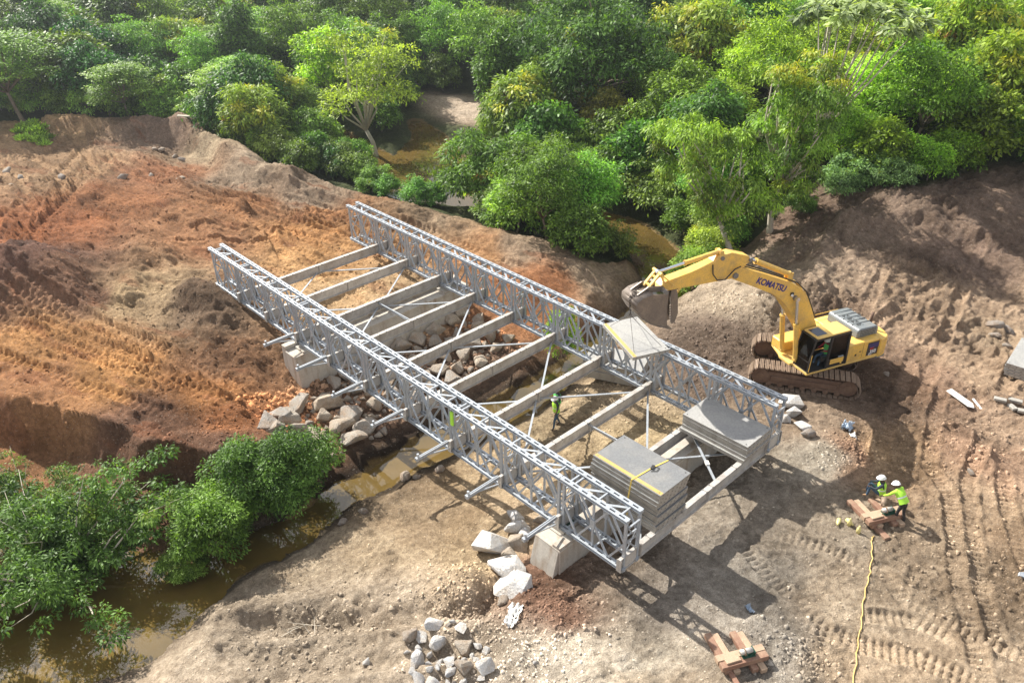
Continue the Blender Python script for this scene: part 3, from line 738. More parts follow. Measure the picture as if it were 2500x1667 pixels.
# footway brackets sticking out on the far-from-machine side
bm_ = MB()
for s in (-1, 1):
    bm_.span((s * .03 - .01, -1.58, -.055), (s * .03 + .01, -.02, .055)); bm_.span((s * .038 - .022, -1.58, .055), (s * .038 + .022, -.02, .066)); bm_.span((s * .038 - .022, -1.58, -.066), (s * .038 + .022, -.02, -.055))
bm_.span((-.07, -1.67, -.07), (.07, -1.58, .07)); bm_.bar((0, -1.05, -.08), (0, -.02, -.36), .05, .05)
bk_me = bm_.mesh('bracket')
cm = MB(); cm.tube([(0, 0, 0), (0, 0, .16)], .05, 8); cup_me = cm.mesh('post_socket')
for k in range(3, 10):
    b = link('footway_bracket', bk_me, M['steel'], bridge, (k * PL - .02, -5.17, .52), (0, 0, 0))
    link('post_socket', cup_me, M['steel'], b, (0, -1.55, .068))
# green clip on a post, green launching rollers under the chords
m = MB(); m.span((7 * PL + .05, -5.06, 1.35), (7 * PL + .19, -4.99, 2.0)); m.build('marker_tape', M['vest'], bridge)

# ------------------------------------------------------------------ abutments
def abut(name, label, xa, xb, top, bot, flare):
    t = tag(empty(name, ((xa + xb) / 2, 0, bot)), label, 'abutment')
    m = MB(); mid = (xa + xb) / 2
    prof = [(xa - mid, 0), (xb + flare - mid, 0), (xb - mid, top - bot - .25), (xb - mid, top - bot), (xa - mid, top - bot)]
    m.prism([(p[0] - .0, p[1]) for p in prof], -5.75, 5.75, 'y')
    m.build('bearing_wall', M['concrete'], t, .02)
    m = MB(); m.span((xa - .38 - mid, -5.72, 0), (xa - mid - .003, 5.72, top - bot + .22)); m.build('back_wall', M['concrete'], t, .02)
    for y in (-4.6, 4.6):
        m = MB(); m.span((-.42, y - .62, top - bot), (.42, y + .62, top - bot + .10)); m.build('bearing_plinth', M['concrete'], t, .01)
    return t
abut('bridge_abutment', 'weathered concrete abutment behind the riprap on the orange bank', 9.0, 9.95, -.32, -3.2, .5)
ab2 = tag(empty('bridge_abutment', (27.5, 0, -3)), 'pale concrete abutment with a flared end beside the white boulders', 'abutment')
m = MB(); m.prism([(-.62, 0), (.66, 0), (.66, 2.68), (-.62, 2.68)], -5.72, 5.72, 'y'); m.build('bearing_wall', M['concrete'], ab2, .02)
m = MB(); m.span((.25, -5.70, 2.683), (.63, 5.7, 2.80)); m.build('seat_kerb', M['concrete'], ab2, .01)
m = MB(); m.prism([(-6.35, 0), (-5.722, 0), (-5.722, 2.62)], -.60, .58, 'x'); m.build('wing_slab', M['concrete'], ab2, .01)
for y in (-4.6, 4.6):
    m = MB(); m.span((-.5, y - .55, 2.68), (.24, y + .55, 2.74)); m.span((-.4, y - .45, 2.74), (.2, y + .45, 2.86)); 
    o = m.build('bearing_plinth', M['concrete'], ab2, .01)
def roller(x, y, z0, label):
    t = tag(empty('launching_roller', (x, y, z0)), label, 'roller')
    m = MB(); m.span((-.3, -.42, 0), (.3, .42, .035))
    for s in (-1, 1): m.span((-.28, s * .36 - .015, .035), (.28, s * .36 + .015, .1))
    m.build('frame', M['green'], t)
    m = MB(); m.tube([(0, -.34, .07), (0, .34, .07)], .035, 10); m.build('roller_drum', M['steel'], t, 0, True)
roller(27.3, -4.6, -.14, 'dark green launching roller under the truss on the pale concrete abutment')

# ------------------------------------------------------------------ deck panels
SL, SW, SH_ = 3.05, 1.74, .155
def slab_parts():
    d = {}
    m = MB(); m.span((-SL / 2, -SW / 2, SH_ - .018), (SL / 2, SW / 2, SH_)); d['plate'] = m.mesh('top_plate', .004)
    m = MB()
    for s in (-1, 1):
        m.span((-SL / 2 + .01, s * (SW / 2 - .02) - .012, .012), (SL / 2 - .01, s * (SW / 2 - .02) + .012, SH_ - .019))
        m.span((-SL / 2 + .01, s * (SW / 2 - .045) - .04, 0), (SL / 2 - .01, s * (SW / 2 - .045) + .04, .012))
        m.span((s * (SL / 2 - .02) - .012, -SW / 2 + .03, .0), (s * (SL / 2 - .02) + .012, SW / 2 - .03, SH_ - .019))
    for k in range(5):
        x = -SL / 2 + .3 + k * (SL - .6) / 4
        for s in (-1, 1): m.span((x - .02, s * (SW / 2 - .006) - .006, .013), (x + .02, s * (SW / 2 - .006) + .006, SH_ - .02))
    d['frame'] = m.mesh('side_frame')
    m = MB(); m.span((-SL / 2 + .06, -SW / 2 + .06, .02), (SL / 2 - .06, SW / 2 - .06, SH_ - .02)); d['core'] = m.mesh('rib_core')
    m = MB()
    for x in (-1, 1):
        for y in (-1, 1): m.tube([(x * (SL / 2 - .14), y * (SW / 2 - .12), SH_ - .003), (x * (SL / 2 - .14), y * (SW / 2 - .12), SH_ + .004)], .03, 8)
    d['bolt'] = m.mesh('bolt_hole')
    m = MB(); m.span((-SL / 2 + .02, -SW / 2 + .05, SH_), (SL / 2 - .02, -SW / 2 + .20, SH_ + .004)); d['strip'] = m.mesh('edge_strip')
    m = MB(); m.span((-.004, -.03, -.025), (.004, .03, .025))
    d['slot'] = m.mesh('bolt_slot')
    return d
SP = slab_parts()
def slab(loc, rz, label, group=None, dusty=False, strip=False, tilt=(0, 0)):
    t = tag(empty('deck_panel', loc, rz), label, 'deck panel', group)
    t.rotation_euler = (tilt[0], tilt[1], rz)
    pl_ = link('top_plate', SP['plate'], None, t); pl_.data.materials or pl_.data.materials.append(M['deck'])
    if dusty: pl_.material_slots[0].link = 'OBJECT'; pl_.material_slots[0].material = M['deck_lt']
    link('bolt_hole', SP['bolt'], M['black'], pl_)
    if strip: link('edge_strip', SP['strip'], M['deck_strip'], pl_)
    fr = link('side_frame', SP['frame'], M['deck_side'], t)
    link('rib_core', SP['core'], M['deck_dark'], t)
    for k_ in range(6):
        for s_ in (-1, 1): link('bolt_slot', SP['slot'], M['lug'], fr, (s_ * (SL / 2 - .006), -SW / 2 + .2 + k_ * .27, .075))
    return t
rr = random.Random(3)
z = .549
for k in range(11):
    top = k == 10
    slab((28.95 + rr.uniform(-.05, .05) - .02, -2.45 + rr.uniform(-.035, .035) + (-.06 if k == 7 else 0), z), rr.uniform(-.012, .012),
         'topmost ochre-edged deck panel under the yellow strap on the tall stack' if top else 'grey steel deck panel within the tall strapped stack', None if top else 'panels in the tall stack', False, top)
    z += SH_ + .004
Z1 = z
z = .549
for k in range(5):
    top = k == 4
    slab((29.0 + rr.uniform(-.03, .03) - (.05 if k == 0 else 0), 3.12 + rr.uniform(-.02, .02) - (.10 if k == 0 else 0), z), rr.uniform(-.008, .008),
         'topmost dusty deck panel of the low stack beside the end of the truss' if top else 'grey steel deck panel within the low unstrapped stack', None if top else 'panels in the low stack', True, False)
    z += SH_ + .004
# hanging panel
HP = (23.66, 3.72, 2.66); HR = math.radians(-24.5)
slab(HP, HR, 'dusty deck panel hanging from the excavator bucket above the truss', None, True, True, (.03, .0))
# stack on the ground behind the truss, and one at the far side of the yard
zb = -1.93
for k in range(6):
    slab((20.5 + rr.uniform(-.05, .05), 6.55 + rr.uniform(-.04, .04), zb), math.radians(24) + rr.uniform(-.03, .03), 'dusty deck panel in the stack lying on the ground under the hanging panel', 'panels in the ground stack', True)
    zb += SH_ + .006
zb = GZ(35.3, 19.6) + .06
for k in range(4):
    slab((35.55 + rr.uniform(-.03, .03), 19.6, zb), math.radians(95) + rr.uniform(-.02, .02), 'grey deck panel in the stack out on the brown yard', 'panels in the yard stack', k == 3)
    zb += SH_ + .004
# strap over the tall stack
def strip_path(name, pts, w, mat, label, cat, th=.006, side=(1, 0, 0)):
    m = MB()
    for a, b in zip(pts[:-1], pts[1:]):
        m.bar(a, b, w, th, (0, 0, 1) if abs((Vector(b) - Vector(a)).normalized().z) < .9 else (0, 1, 0))
    o = m.build(name, mat)
    return tag(o, label, cat)
sx = 29.25
strip_path('ratchet_strap', [(sx + .25, -1.57, Z1 - .9), (sx + .25, -1.565, Z1 + .008), (sx + .1, -2.4, Z1 + .012), (sx, -3.335, Z1 + .008), (sx - .02, -3.42, Z1 - .8), (sx - .02, -3.41, .7)], .06, M['strap'], 'yellow ratchet strap over the tall stack of deck panels', 'strap')
m = MB(); m.box((sx + .12, -2.3, Z1 + .03), (.10, .22, .035), Matrix.Rotation(.3, 3, 'Z'))
m.tube([(sx + .2, -2.5, Z1 + .015), (sx + .34, -2.35, Z1 + .02), (sx + .3, -2.15, Z1 + .02), (sx + .16, -2.2, Z1 + .02)], .012, 6)
tag(m.build('strap_ratchet', M['black']), 'black ratchet buckle of the strap on the tall stack', 'ratchet')
# ------------------------------------------------------------------ excavator (x forward, y left, z up, origin on the ground under the slew ring)
EX = tag(empty('excavator', (27.88, 11.80, -.93), math.radians(-110.6)), 'yellow crawler excavator lifting a deck panel beside the steel truss', 'excavator')
UA = math.radians(28.9 + 110.6)
def capsule(L, R, n=14):
    """outline of a track loop: list of (x, z, angle)"""
    out = []
    per = 2 * L + 2 * PI * R
    N = 46
    for i in range(N):
        s = per * i / N
        if s < L: out.append((-L / 2 + s, 2 * R, 0))
        elif s < L + PI * R:
            a = (s - L) / R; out.append((L / 2 + R * math.sin(a), R + R * math.cos(a), -a))
        elif s < 2 * L + PI * R: out.append((L / 2 - (s - L - PI * R), 0, PI))
        else:
            a = (s - 2 * L - PI * R) / R; out.append((-L / 2 - R * math.sin(a), R - R * math.cos(a), PI - a))
    return out
sh = MB()
sh.span((-.10, -.42, -.018), (.085, .42, .012))
for x in (-.08, 0.0, .065): sh.span((x - .012, -.42, .012), (x + .012, .42, .045))
shoe_me = sh.mesh('track_shoe')
TL, TR = 3.95, .51
for s in (-1, 1):
    off = Matrix.Rotation(UA, 3, 'Z') @ Vector((0, s * 1.295, 0))
    tf = MB()
    prof = [(-2.2, .35), (-2.05, .15), (2.05, .15), (2.2, .35), (2.15, .62), (1.6, .78), (-1.6, .78), (-2.15, .62)]
    tf.prism(prof, -.2, .2, 'y')
    tf.span((-1.5, -.26, .36), (1.5, .26, .6))
    t = tf.build('track_frame', M['trackframe'], EX, .02, False, off, (0, 0, UA))
    for (x, zc, a) in capsule(TL, TR): link('track_shoe', shoe_me, M['track'], t, (x, 0, zc + (.03 if zc > .9 else 0) + .0), (0, -a, 0))
    for nm, x in (('idler_wheel', -TL / 2), ('drive_sprocket', TL / 2)):
        m = MB(); m.tube([(0, -.23, 0), (0, .23, 0)], .40, 20); m.tube([(0, -.27, 0), (0, .27, 0)], .2, 12); m.build(nm, M['trackframe'], t, 0, False, (x, 0, TR))
    m = MB(); m.tube([(0, -.22, 0), (0, .22, 0)], .13, 10); rme = m.mesh('track_roller')
    for k in range(7): link('track_roller', rme, M['trackframe'], t, (-1.55 + k * .517, 0, .15))
m = MB(); m.box((0, 0, .72), (2.1, 1.5, .34), None, 0, .8)
for a in (-1, 1):
    for b in (-1, 1): m.bar((a * .7, b * .5, .66), (a * 1.2, b * 1.12, .5), .42, .3)
m.build('car_body', M['trackframe'], EX, .02, False, (0, 0, 0), (0, 0, UA))
m = MB(); m.tube([(0, 0, .86), (0, 0, 1.10)], [.78, .74], 24); m.build('slew_ring', M['track'], EX)
# revolving frame and bodywork
m = MB(); m.prism([(1.16, 1.40), (-3.1, 1.40), (-3.1, -1.45), (.9, -1.45), (1.16, -.6), (1.3, -.38), (1.3, .38), (1.16, .42)], 1.06, 1.2, 'z'); m.build('revolving_frame', M['yellow_d'], EX, .015)
def bevel_box(nm, a, b, mat, bev=.03, parent=EX): m = MB(); m.span(a, b); return m.build(nm, mat, parent, bev)
sb = bevel_box('side_bodywork', (-3.02, .74, 1.2), (-1.12, 1.41, 2.12), M['yellow'], .04)
m = MB()
m.span((-2.06, 1.412, 1.25), (-2.045, 1.415, 2.05)); m.span((-1.95, 1.412, 1.62), (-1.85, 1.425, 1.66)); m.span((-1.7, 1.412, 1.45), (-1.6, 1.416, 1.56)); m.build('door_seam', M['cabblack'], sb)
bevel_box('engine_deck', (-3.02, -1.41, 1.2), (-1.45, .735, 2.10), M['yellow_d'], .04)
bevel_box('tank_cover', (-1.44, -1.41, 1.2), (-.25, -.42, 2.05), M['yellow'], .04)
bevel_box('pump_cover', (-1.44, -.40, 1.2), (-.70, .70, 1.98), M['yellow_d'], .03)
bevel_box('walkway_box', (-.24, -1.41, 1.2), (1.0, -.55, 1.72), M['yellow'], .05)
m = MB()
for k in range(6): m.span((-1.35 + k * .09, -1.2, 2.051), (-1.31 + k * .09, -.65, 2.058))
m.build('grille', M['yellow_d'], EX)
m = MB(); m.span((-1.4, .1, 1.981), (-1.0, .6, 1.99)); m.build('step_plate', M['steel'], EX)
# counterweight, rounded in plan
prof = []
for k in range(13):
    a = -PI / 2 + PI * k / 12
    prof.append((-3.05 - .85 * (math.cos(a) ** .55 if math.cos(a) > 0 else 0), 1.45 * math.copysign(abs(math.sin(a)) ** .75, math.sin(a))))
m = MB(); m.prism(prof, 1.02, 2.06, 'z'); cw = m.build('counterweight', M['yellow'], EX, .05)
m = MB(); m.box((-3.28, 1.36, 1.05), (.5, .12, .10)); m.build('corner_pad', M['hood'], cw)
# grey engine hood with ribs and perforations
prof = [(-3.20, 2.1), (-3.20, 2.46), (-3.10, 2.57), (-2.06, 2.60), (-1.93, 2.50), (-1.90, 2.1)]
m = MB(); m.prism(prof, -1.02, 1.02, 'y'); hood = m.build('engine_hood', M['hood'], EX, .05)
m = MB()
for y in (-.72, -.42, -.12, .18, .48): m.span((-3.12, y - .012, 2.545), (-2.0, y + .012, 2.612))
m.build('hood_rib', M['hood'], hood)
hm_ = MB()
hm_.span((-.022, -.022, -.004), (.022, .022, .004)); hole_me = hm_.mesh('vent_hole')
for gy0 in (-.36, -.06, .24, .54):
    for i in range(5):
        for j in range(3):
            if (i + j + int(gy0 * 10)) % 5: link('vent_hole', hole_me, M['hole'], hood, (-2.2 - i * .075, gy0 + j * .07, 2.600 - i * .075 * .029))
for i in range(3):
    for j in range(3): link('vent_hole', hole_me, M['hole'], hood, (-2.85 - i * .075, .0 + j * .12, 2.581 - i * .002))
for i in range(10):
    for j in range(4): link('vent_hole', hole_me, M['hole'], hood, (-2.12 - i * .095, 1.021, 2.22 + j * .09), (PI / 2, 0, 0))
m = MB(); m.tube([(-3.34, .36, 2.0), (-3.34, .36, 2.55), (-3.37, .34, 2.72), (-3.46, .28, 2.84)], [.075, .07, .07, .075], 12); m.build('exhaust_pipe', M['trackframe'], EX, 0, True)
m = MB(); m.tube([(-3.55, -.05, 2.04), (-3.55, -.05, 2.2)], [.14, .12], 12); m.build('lifting_eye', M['yellow'], EX)
for y in (1.35, -1.35):
    m = MB(); m.tube([(-1.2, y, 2.1), (-1.2, y, 2.32), (-2.9, y, 2.32), (-2.9, y, 2.1)], .018, 6); 
    if y < 0: m.build('handrail', M['yellow'], EX)
# decals
bevel_box('decal_plate', (-3.0, 1.4115, 1.28), (-2.32, 1.416, 2.0), M['decal'], 0, sb)
m = MB()
for k in range(3): m.span((-3.0 , 1.417, 1.86 - k * .085), (-2.36 - k * .04, 1.42, 1.91 - k * .085))
m.build('decal_stripe', M['blue'], sb)
def text(body, size, mat, parent, loc, rot, ext=.004, name='lettering', bold=.006, sx=1.0):
    cu = bpy.data.curves.new(name, 'FONT'); cu.body = body; cu.size = size; cu.extrude = ext; cu.offset = bold; cu.align_x = 'CENTER'; cu.align_y = 'CENTER'
    o = bpy.data.objects.new(name, cu); COL.objects.link(o)
    dg = bpy.context.evaluated_depsgraph_get(); me = bpy.data.meshes.new_from_object(o.evaluated_get(dg)); me.name = name
    bpy.data.objects.remove(o); bpy.data.curves.remove(cu)
    me.materials.clear()
    t = link(name, me, mat, parent, loc, rot); t.scale = (sx, 1, 1)
    return t
LR = (PI / 2, 0, PI)     # text on the left side, read from the left: runs towards -x
text('PC', .20, M['red'], sb, (-2.62, 1.42, 1.62), LR)
text('350', .26, M['white'], sb, (-2.70, 1.42, 1.46), LR, .004, 'lettering', .01)
text('LC', .17, M['white'], sb, (-2.56, 1.42, 1.34), LR)
# cab
cab = empty('cab', (0, 0, 0), 0, EX)
ca0, ca1, cl0, cl1, cz0, cz1 = -1.10, 1.16, .42, 1.42, 1.2, 3.0
m = MB()
w = .055
def post(a, b, ww=.06): m.bar(a, b, ww, ww, (0, 1, 0))
for y in (cl0 + .03, cl1 - .03):
    post((ca1 - .03, y, cz0), (ca1 - .03, y, 2.0)); post((ca1 - .03, y, 2.0), (ca1 - .20, y, cz1 - .06)); post((ca0 + .03, y, cz0), (ca0 + .08, y, cz1 - .06), .09); post((.10, y, cz0), (.02, y, cz1 - .06), .10)
    post((ca0, y, cz0 + .03), (ca1, y, cz0 + .03), .06); post((ca0 + .06, y, cz1 - .09), (ca1 - .2, y, cz1 - .09), .07)
for x, zz in ((ca1 - .03, cz0 + .03), (ca1 - .2, cz1 - .08), (ca0 + .06, cz1 - .08), (ca1 - .03, 1.75)): post((x, cl0, zz), (x, cl1, zz), .045)
m.build('frame', M['cabblack'], cab)
m = MB(); m.span((ca0 + .07, cl1 - .035, cz0 + .03), (.05, cl1 - .012, 1.62)); m.span((ca0 + .07, cl0 + .012, cz0 + .03), (ca1 - .1, cl0 + .03, 1.6)); m.span((ca0, cl0, cz0), (ca0 + .03, cl1, 2.0)); m.build('door_panel', M['cabblack'], cab)
m = MB(); m.span((ca0 + .18, cl1 - .011, 1.36), (-.12, cl1 - .008, 1.62)); m.span((ca0 + .25, cl1 - .010, 1.25), (-.75, cl1 - .007, 1.5)); m.build('door_sticker', M['yellow'], cab)
m = MB(); m.span((-.85, cl1 - .01, 1.68), (-.55, cl1 + .03, 1.72)); m.build('door_handle', M['steel'], cab)
m = MB(); m.prism([(ca0 + .02, cz1 - .06), (ca1 - .24, cz1 - .06), (ca1 - .30, cz1 + .02), (ca0 + .1, cz1 + .02)], cl0 + .01, cl1 - .01, 'y'); roof = m.build('roof', M['yellow_d'], cab, .035)
m = MB(); m.span((.22, cl0 + .17, cz1 + .021), (.80, cl1 - .2, cz1 + .03)); m.build('roof_window', M['roofglass'], roof)
m = MB(); m.span((ca0 + .05, cl0 + .03, cz0 - .0), (ca1 - .04, cl1 - .03, cz0 + .05)); m.build('floor', M['cabblack'], cab)
def pane(pts, nm='window_pane'):
    m = MB(); n = len(pts); P = [Vector(p) for p in pts]; nn = (P[1] - P[0]).cross(P[2] - P[0]).normalized() * .006
    m.add(P + [p + nn for p in P], [tuple(range(n - 1, -1, -1)), tuple(range(n, 2 * n))] + [(i, (i + 1) % n, n + (i + 1) % n, n + i) for i in range(n)]); return m.build(nm, M['glass'], cab)
pane([(ca1 - .03, cl0 + .05, 1.78), (ca1 - .03, cl1 - .05, 1.78), (ca1 - .03, cl1 - .05, 2.0), (ca1 - .03, cl0 + .05, 2.0)])
pane([(ca1 - .03, cl0 + .05, 2.0), (ca1 - .03, cl1 - .05, 2.0), (ca1 - .19, cl1 - .05, 2.86), (ca1 - .19, cl0 + .05, 2.86)])
pane([(ca1 - .03, cl0 + .05, 1.27), (ca1 - .03, cl1 - .05, 1.27), (ca1 - .03, cl1 - .05, 1.72), (ca1 - .03, cl0 + .05, 1.72)])
pane([(ca0 + .12, cl1 - .03, 1.65), (.0, cl1 - .03, 1.65), (-.03, cl1 - .03, 2.86), (ca0 + .14, cl1 - .03, 2.86)])
pane([(ca0 + .1, cl0 + .02, 1.65), (ca1 - .12, cl0 + .02, 1.65), (ca1 - .25, cl0 + .02, 2.86), (ca0 + .12, cl0 + .02, 2.86)])
m = MB(); m.box((-.42, .92, 1.55), (.55, .52, .3)); m.box((-.66, .92, 1.98), (.16, .5, .8), Matrix.Rotation(-.15, 3, 'Y')); m.build('operator_seat', M['hood'], cab, .05)
m = MB(); m.box((.62, .52, 1.75), (.24, .16, .55)); m.box((.62, .56, 2.08), (.16, .26, .18)); m.build('console', M['hood'], cab, .02)
m = MB(); m.box((.1, 1.22, 1.62), (.45, .14, .16)); m.tube([(.25, 1.22, 1.7), (.28, 1.22, 1.95)], .018, 6); m.build('control_lever', M['cabblack'], cab)
m = MB(); m.tube([(ca1 - .02, cl1 + .03, 1.3), (ca1 - .05, cl1 + .04, 2.2)], .018, 6); m.build('grab_rail', M['yellow'], cab)
# boom
btop = [(5.02, 6.92), (3.58, 6.3), (2.09, 5.6), (1.43, 5.2), (.99, 4.72), (.57, 3.98), (.05, 2.93), (-.32, 1.95)]
bbot = [(.22, 1.55), (.62, 2.35), (.95, 2.84), (1.42, 3.5), (1.88, 4.13), (2.31, 4.66), (2.98, 5.2), (4.21, 5.86), (5.30, 6.42), (5.50, 6.62), (5.40, 6.85)]
m = MB(); m.prism(btop + bbot, -.32, .32, 'y'); boom = m.build('boom', M['yellow'], EX, .02)
def pin(nm, x, zz, r, hw, parent, mat=M['lug']):
    m = MB(); m.tube([(x, -hw, zz), (x, hw, zz)], r, 16); return m.build(nm, mat, parent)
pin('pivot_pin', 1.72, 4.78, .12, .42, boom); pin('pivot_pin', 5.25, 6.60, .13, .40, boom); pin('pivot_pin', 0, 1.75, .13, .42, boom)
m = MB(); m.box((1.95, .37, 5.02), (.16, .10, .16)); lamp = m.build('work_lamp', M['cabblack'], boom, .02)
m = MB(); m.tube([(1.99, .425, 5.0), (2.0, .44, 5.0)], .06, 12); m.build('lens', M['white'], lamp)
ang = math.atan2(6.3 - 5.6, 3.58 - 2.09)
tx = text('KOMATSU', .40, M['blue'], boom, (3.15, .326, 5.72), (PI / 2, -0.0, PI), .004, 'lettering', .012, 1.0)
tx.matrix_local = Matrix.Translation((3.18, .327, 5.72)) @ Matrix.Rotation(PI, 4, 'Z') @ Matrix.Rotation(PI / 2, 4, 'X') @ Matrix.Rotation(-ang, 4, 'Z')
for y in (-.2, .2):
    m = MB(); m.tube([(.2, y, 3.45), (.95, y, 4.85), (1.6, y, 5.45), (3.0, y, 6.12), (4.7, y, 6.86)], .03, 8); m.build('hydraulic_hose', M['black'], boom, 0, True)
for y in (.1, -.1):
    m = MB(); m.tube([(.5, y, 3.95), (1.05, y, 4.98), (1.75, y, 5.56)], .022, 6); m.build('hydraulic_pipe', M['yellow_d'], boom, 0, True)
# arm
aprof = [(6.05, 7.62), (5.5, 7.66), (4.6, 7.34), (4.42, 7.12), (4.98, 6.72), (5.36, 6.42), (6.63, 6.46), (7.94, 6.50), (8.5, 6.52), (8.86, 6.55), (8.96, 6.68), (8.86, 6.80), (8.65, 6.96), (7.51, 7.14), (6.34, 7.40)]
m = MB(); m.prism(aprof, -.24, .24, 'y'); arm = m.build('arm', M['yellow'], EX, .02)
pin('pivot_pin', 8.82, 6.67, .10, .62, arm); pin('pivot_pin', 5.97, 7.50, .09, .30, arm); pin('pivot_pin', 4.50, 7.16, .09, .30, arm)
m = MB(); m.tube([(6.42, .25, 7.30), (6.42, .34, 6.9), (6.2, .38, 6.6), (5.8, .4, 6.55), (5.4, .42, 6.95), (5.05, .36, 7.0)], .028, 8); m.build('hydraulic_hose', M['black'], arm, 0, True)
def cylinder(nm, a, b, frac, r, parent=EX, y=0.0, rodm=None):
    a = Vector((a[0], y, a[1])); b = Vector((b[0], y, b[1])); c = a.lerp(b, frac)
    m = MB(); m.tube([a, c], r, 14); m.tube([c - (b - a).normalized() * .06, c], r * 1.18, 14); m.tube([a - Vector((0, .09, 0)), a + Vector((0, .09, 0))], r * 1.15, 10); cy = m.build(nm, M['yellow'], parent, 0, False)
    m = MB(); m.tube([c, b], r * .58, 12); m.tube([b - Vector((0, .09, 0)), b + Vector((0, .09, 0))], r * .95, 10); m.build('piston_rod', rodm or M['chrome'], cy, 0, False)
    return cy
cylinder('boom_cylinder', (1.12, 1.45), (1.72, 4.78), .60, .115, EX, .48); cylinder('boom_cylinder', (1.12, 1.45), (1.72, 4.78), .60, .115, EX, -.48)
cylinder('arm_cylinder', (2.0, 5.86), (4.50, 7.16), .80, .12, EX)
cylinder('bucket_cylinder', (5.97, 7.72), (8.93, 7.36), .575, .10, EX)
m = MB()
for y in (-.16, .16): m.bar((5.97, y, 7.5), (5.97, y, 7.8), .05, .2)
m.build('cylinder_bracket', M['yellow'], arm)
m = MB()
for y in (-.1, .1): m.bar((2.0, y, 5.5), (2.0, y, 5.95), .05, .3)
m.build('cylinder_bracket', M['yellow'], boom)
m = MB()
for y in (-.28, .28): m.bar((8.28, y, 6.75), (8.93, y, 7.36), .05, .13, (0, 1, 0))
m.build('rocker_link', M['yellow_d'], EX)
m = MB()
for y in (-.17, .17): m.bar((8.93, y, 7.36), (9.45, y, 6.78), .08, .12, (0, 1, 0))
m.bar((9.08, -.16, 7.19), (9.08, .16, 7.19), .1, .06); m.bar((9.35, -.16, 6.9), (9.35, .16, 6.9), .1, .06)
m.tube([(8.93, -.32, 7.36), (8.93, .32, 7.36)], .075, 12)
m.build('bucket_link', M['yellow_d'], EX)
# bucket
outer = [(8.72, 6.60), (8.95, 6.78), (9.45, 6.72), (9.92, 6.62), (10.17, 6.45), (10.18, 6.2), (10.05, 5.95), (9.86, 5.68), (9.5, 5.38), (9.02, 5.12), (8.56, 4.95)]
BW = .58
m = MB()
for y in (-BW, BW):
    m.prism([(8.70, 6.58), (9.45, 6.70), (9.92, 6.60), (10.15, 6.43), (10.16, 6.2), (10.03, 5.96), (9.84, 5.70), (9.49, 5.41), (9.02, 5.16), (8.60, 5.0), (8.66, 5.3), (8.72, 6.0)], y - .02, y + .02, 'y')
bucket = m.build('bucket_side', M['bucket'], EX)
m = MB()
for a, b in zip(outer[2:-1], outer[3:]):
    A = Vector((a[0], 0, a[1])); B = Vector((b[0], 0, b[1])); m.bar(A, B, 2 * BW + .06, .035, (A - B).cross(Vector((0, 1, 0))))
m.build('bucket_shell', M['bucket'], bucket, 0, True)
m = MB()
for y in (-.27, .27): m.prism([(8.72, 6.55), (8.70, 6.72), (8.82, 6.82), (9.5, 6.92), (10.0, 6.66), (9.45, 6.68)], y - .03, y + .03, 'y')
m.build('bucket_ear', M['bucket'], bucket)
for k in range(5):
    m = MB(); m.prism([(8.68, 5.02), (8.60, 4.90), (8.28, 4.80), (8.55, 4.99)], -.06 + (-.5 + k * .25), .06 + (-.5 + k * .25), 'y'); m.build('bucket_tooth', M['bucket'], bucket)
# serrated clamp hanging under the arm tip
for y in (-.16, .16):
    m = MB(); m.prism([(8.30, 6.50), (8.06, 6.50), (7.96, 6.2), (7.86, 5.3), (7.98, 4.88), (8.14, 4.84)] + [(8.17 + (.045 if k % 2 else 0) + k * .006, 4.95 + k * .06) for k in range(15)] + [(8.32, 6.1)], y - .03, y + .03, 'y'); m.build('clamp_plate', M['bucket'], EX)
m = MB(); m.bar((7.98, 0, 6.08), (7.62, 0, 6.56), .10, .05, (0, 1, 0)); m.build('clamp_strut', M['yellow_d'], EX)
m = MB()
for k in range(5): m.span((7.95, -.13, 5.1 + k * .28), (8.1, .13, 5.14 + k * .28))
m.build('clamp_rung', M['bucket'], EX)
# chain from the bucket and four sling legs to the hanging panel
exm = Matrix.Translation(EX.location) @ Matrix.Rotation(math.radians(-110.6), 4, 'Z')
hook = Vector((23.52, 3.42, 4.05))
top = exm @ Vector((10.0, 0, 6.55))
ch = tag(empty('lifting_chain', top), 'dark steel lifting chain wrapped round the excavator bucket and hooked to the slings', 'chain')
lk = MB()
for k in range(10):
    a = 2 * PI * k / 10; b = 2 * PI * (k + 1) / 10
    f = lambda t: Vector((.04 * math.cos(t), 0, .065 * math.sin(t) + (.02 if math.sin(t) > 0 else -.02)))
    lk.bar(f(a), f(b), .02, .02, (0, 1, 0))
lk_me = lk.mesh('chain_link')
def chain(path, parent):
    pts = [Vector(p) for p in path]; i = 0
    for a, b in zip(pts[:-1], pts[1:]):
        n = max(1, int((b - a).length / .115)); d = (b - a).normalized()
        for k in range(n):
            q_ = d.to_track_quat('Z', 'Y') @ Euler((0, 0, (i % 2) * PI / 2)).to_quaternion()
            o = link('chain_link', lk_me, M['chain'], parent, a.lerp(b, (k + .5) / n) - parent.location); o.rotation_euler = q_.to_euler(); i += 1
chain([exm @ Vector((9.5, .3, 6.78)), exm @ Vector((10.0, .15, 6.68)), exm @ Vector((10.22, .1, 6.4)), exm @ Vector((10.18, .1, 6.1)), hook + Vector((0, 0, .1))], ch)
chain([exm @ Vector((9.5, -.25, 6.78)), exm @ Vector((10.0, .0, 6.68)), exm @ Vector((10.23, .05, 6.42))], ch)
m = MB(); m.tube([hook + Vector((0, 0, .12)) - top, hook - top, hook + Vector((.06, 0, -.07)) - top, hook + Vector((.0, 0, -.12)) - top, hook + Vector((-.06, 0, -.07)) - top], .022, 8); m.build('hook', M['chain'], ch)
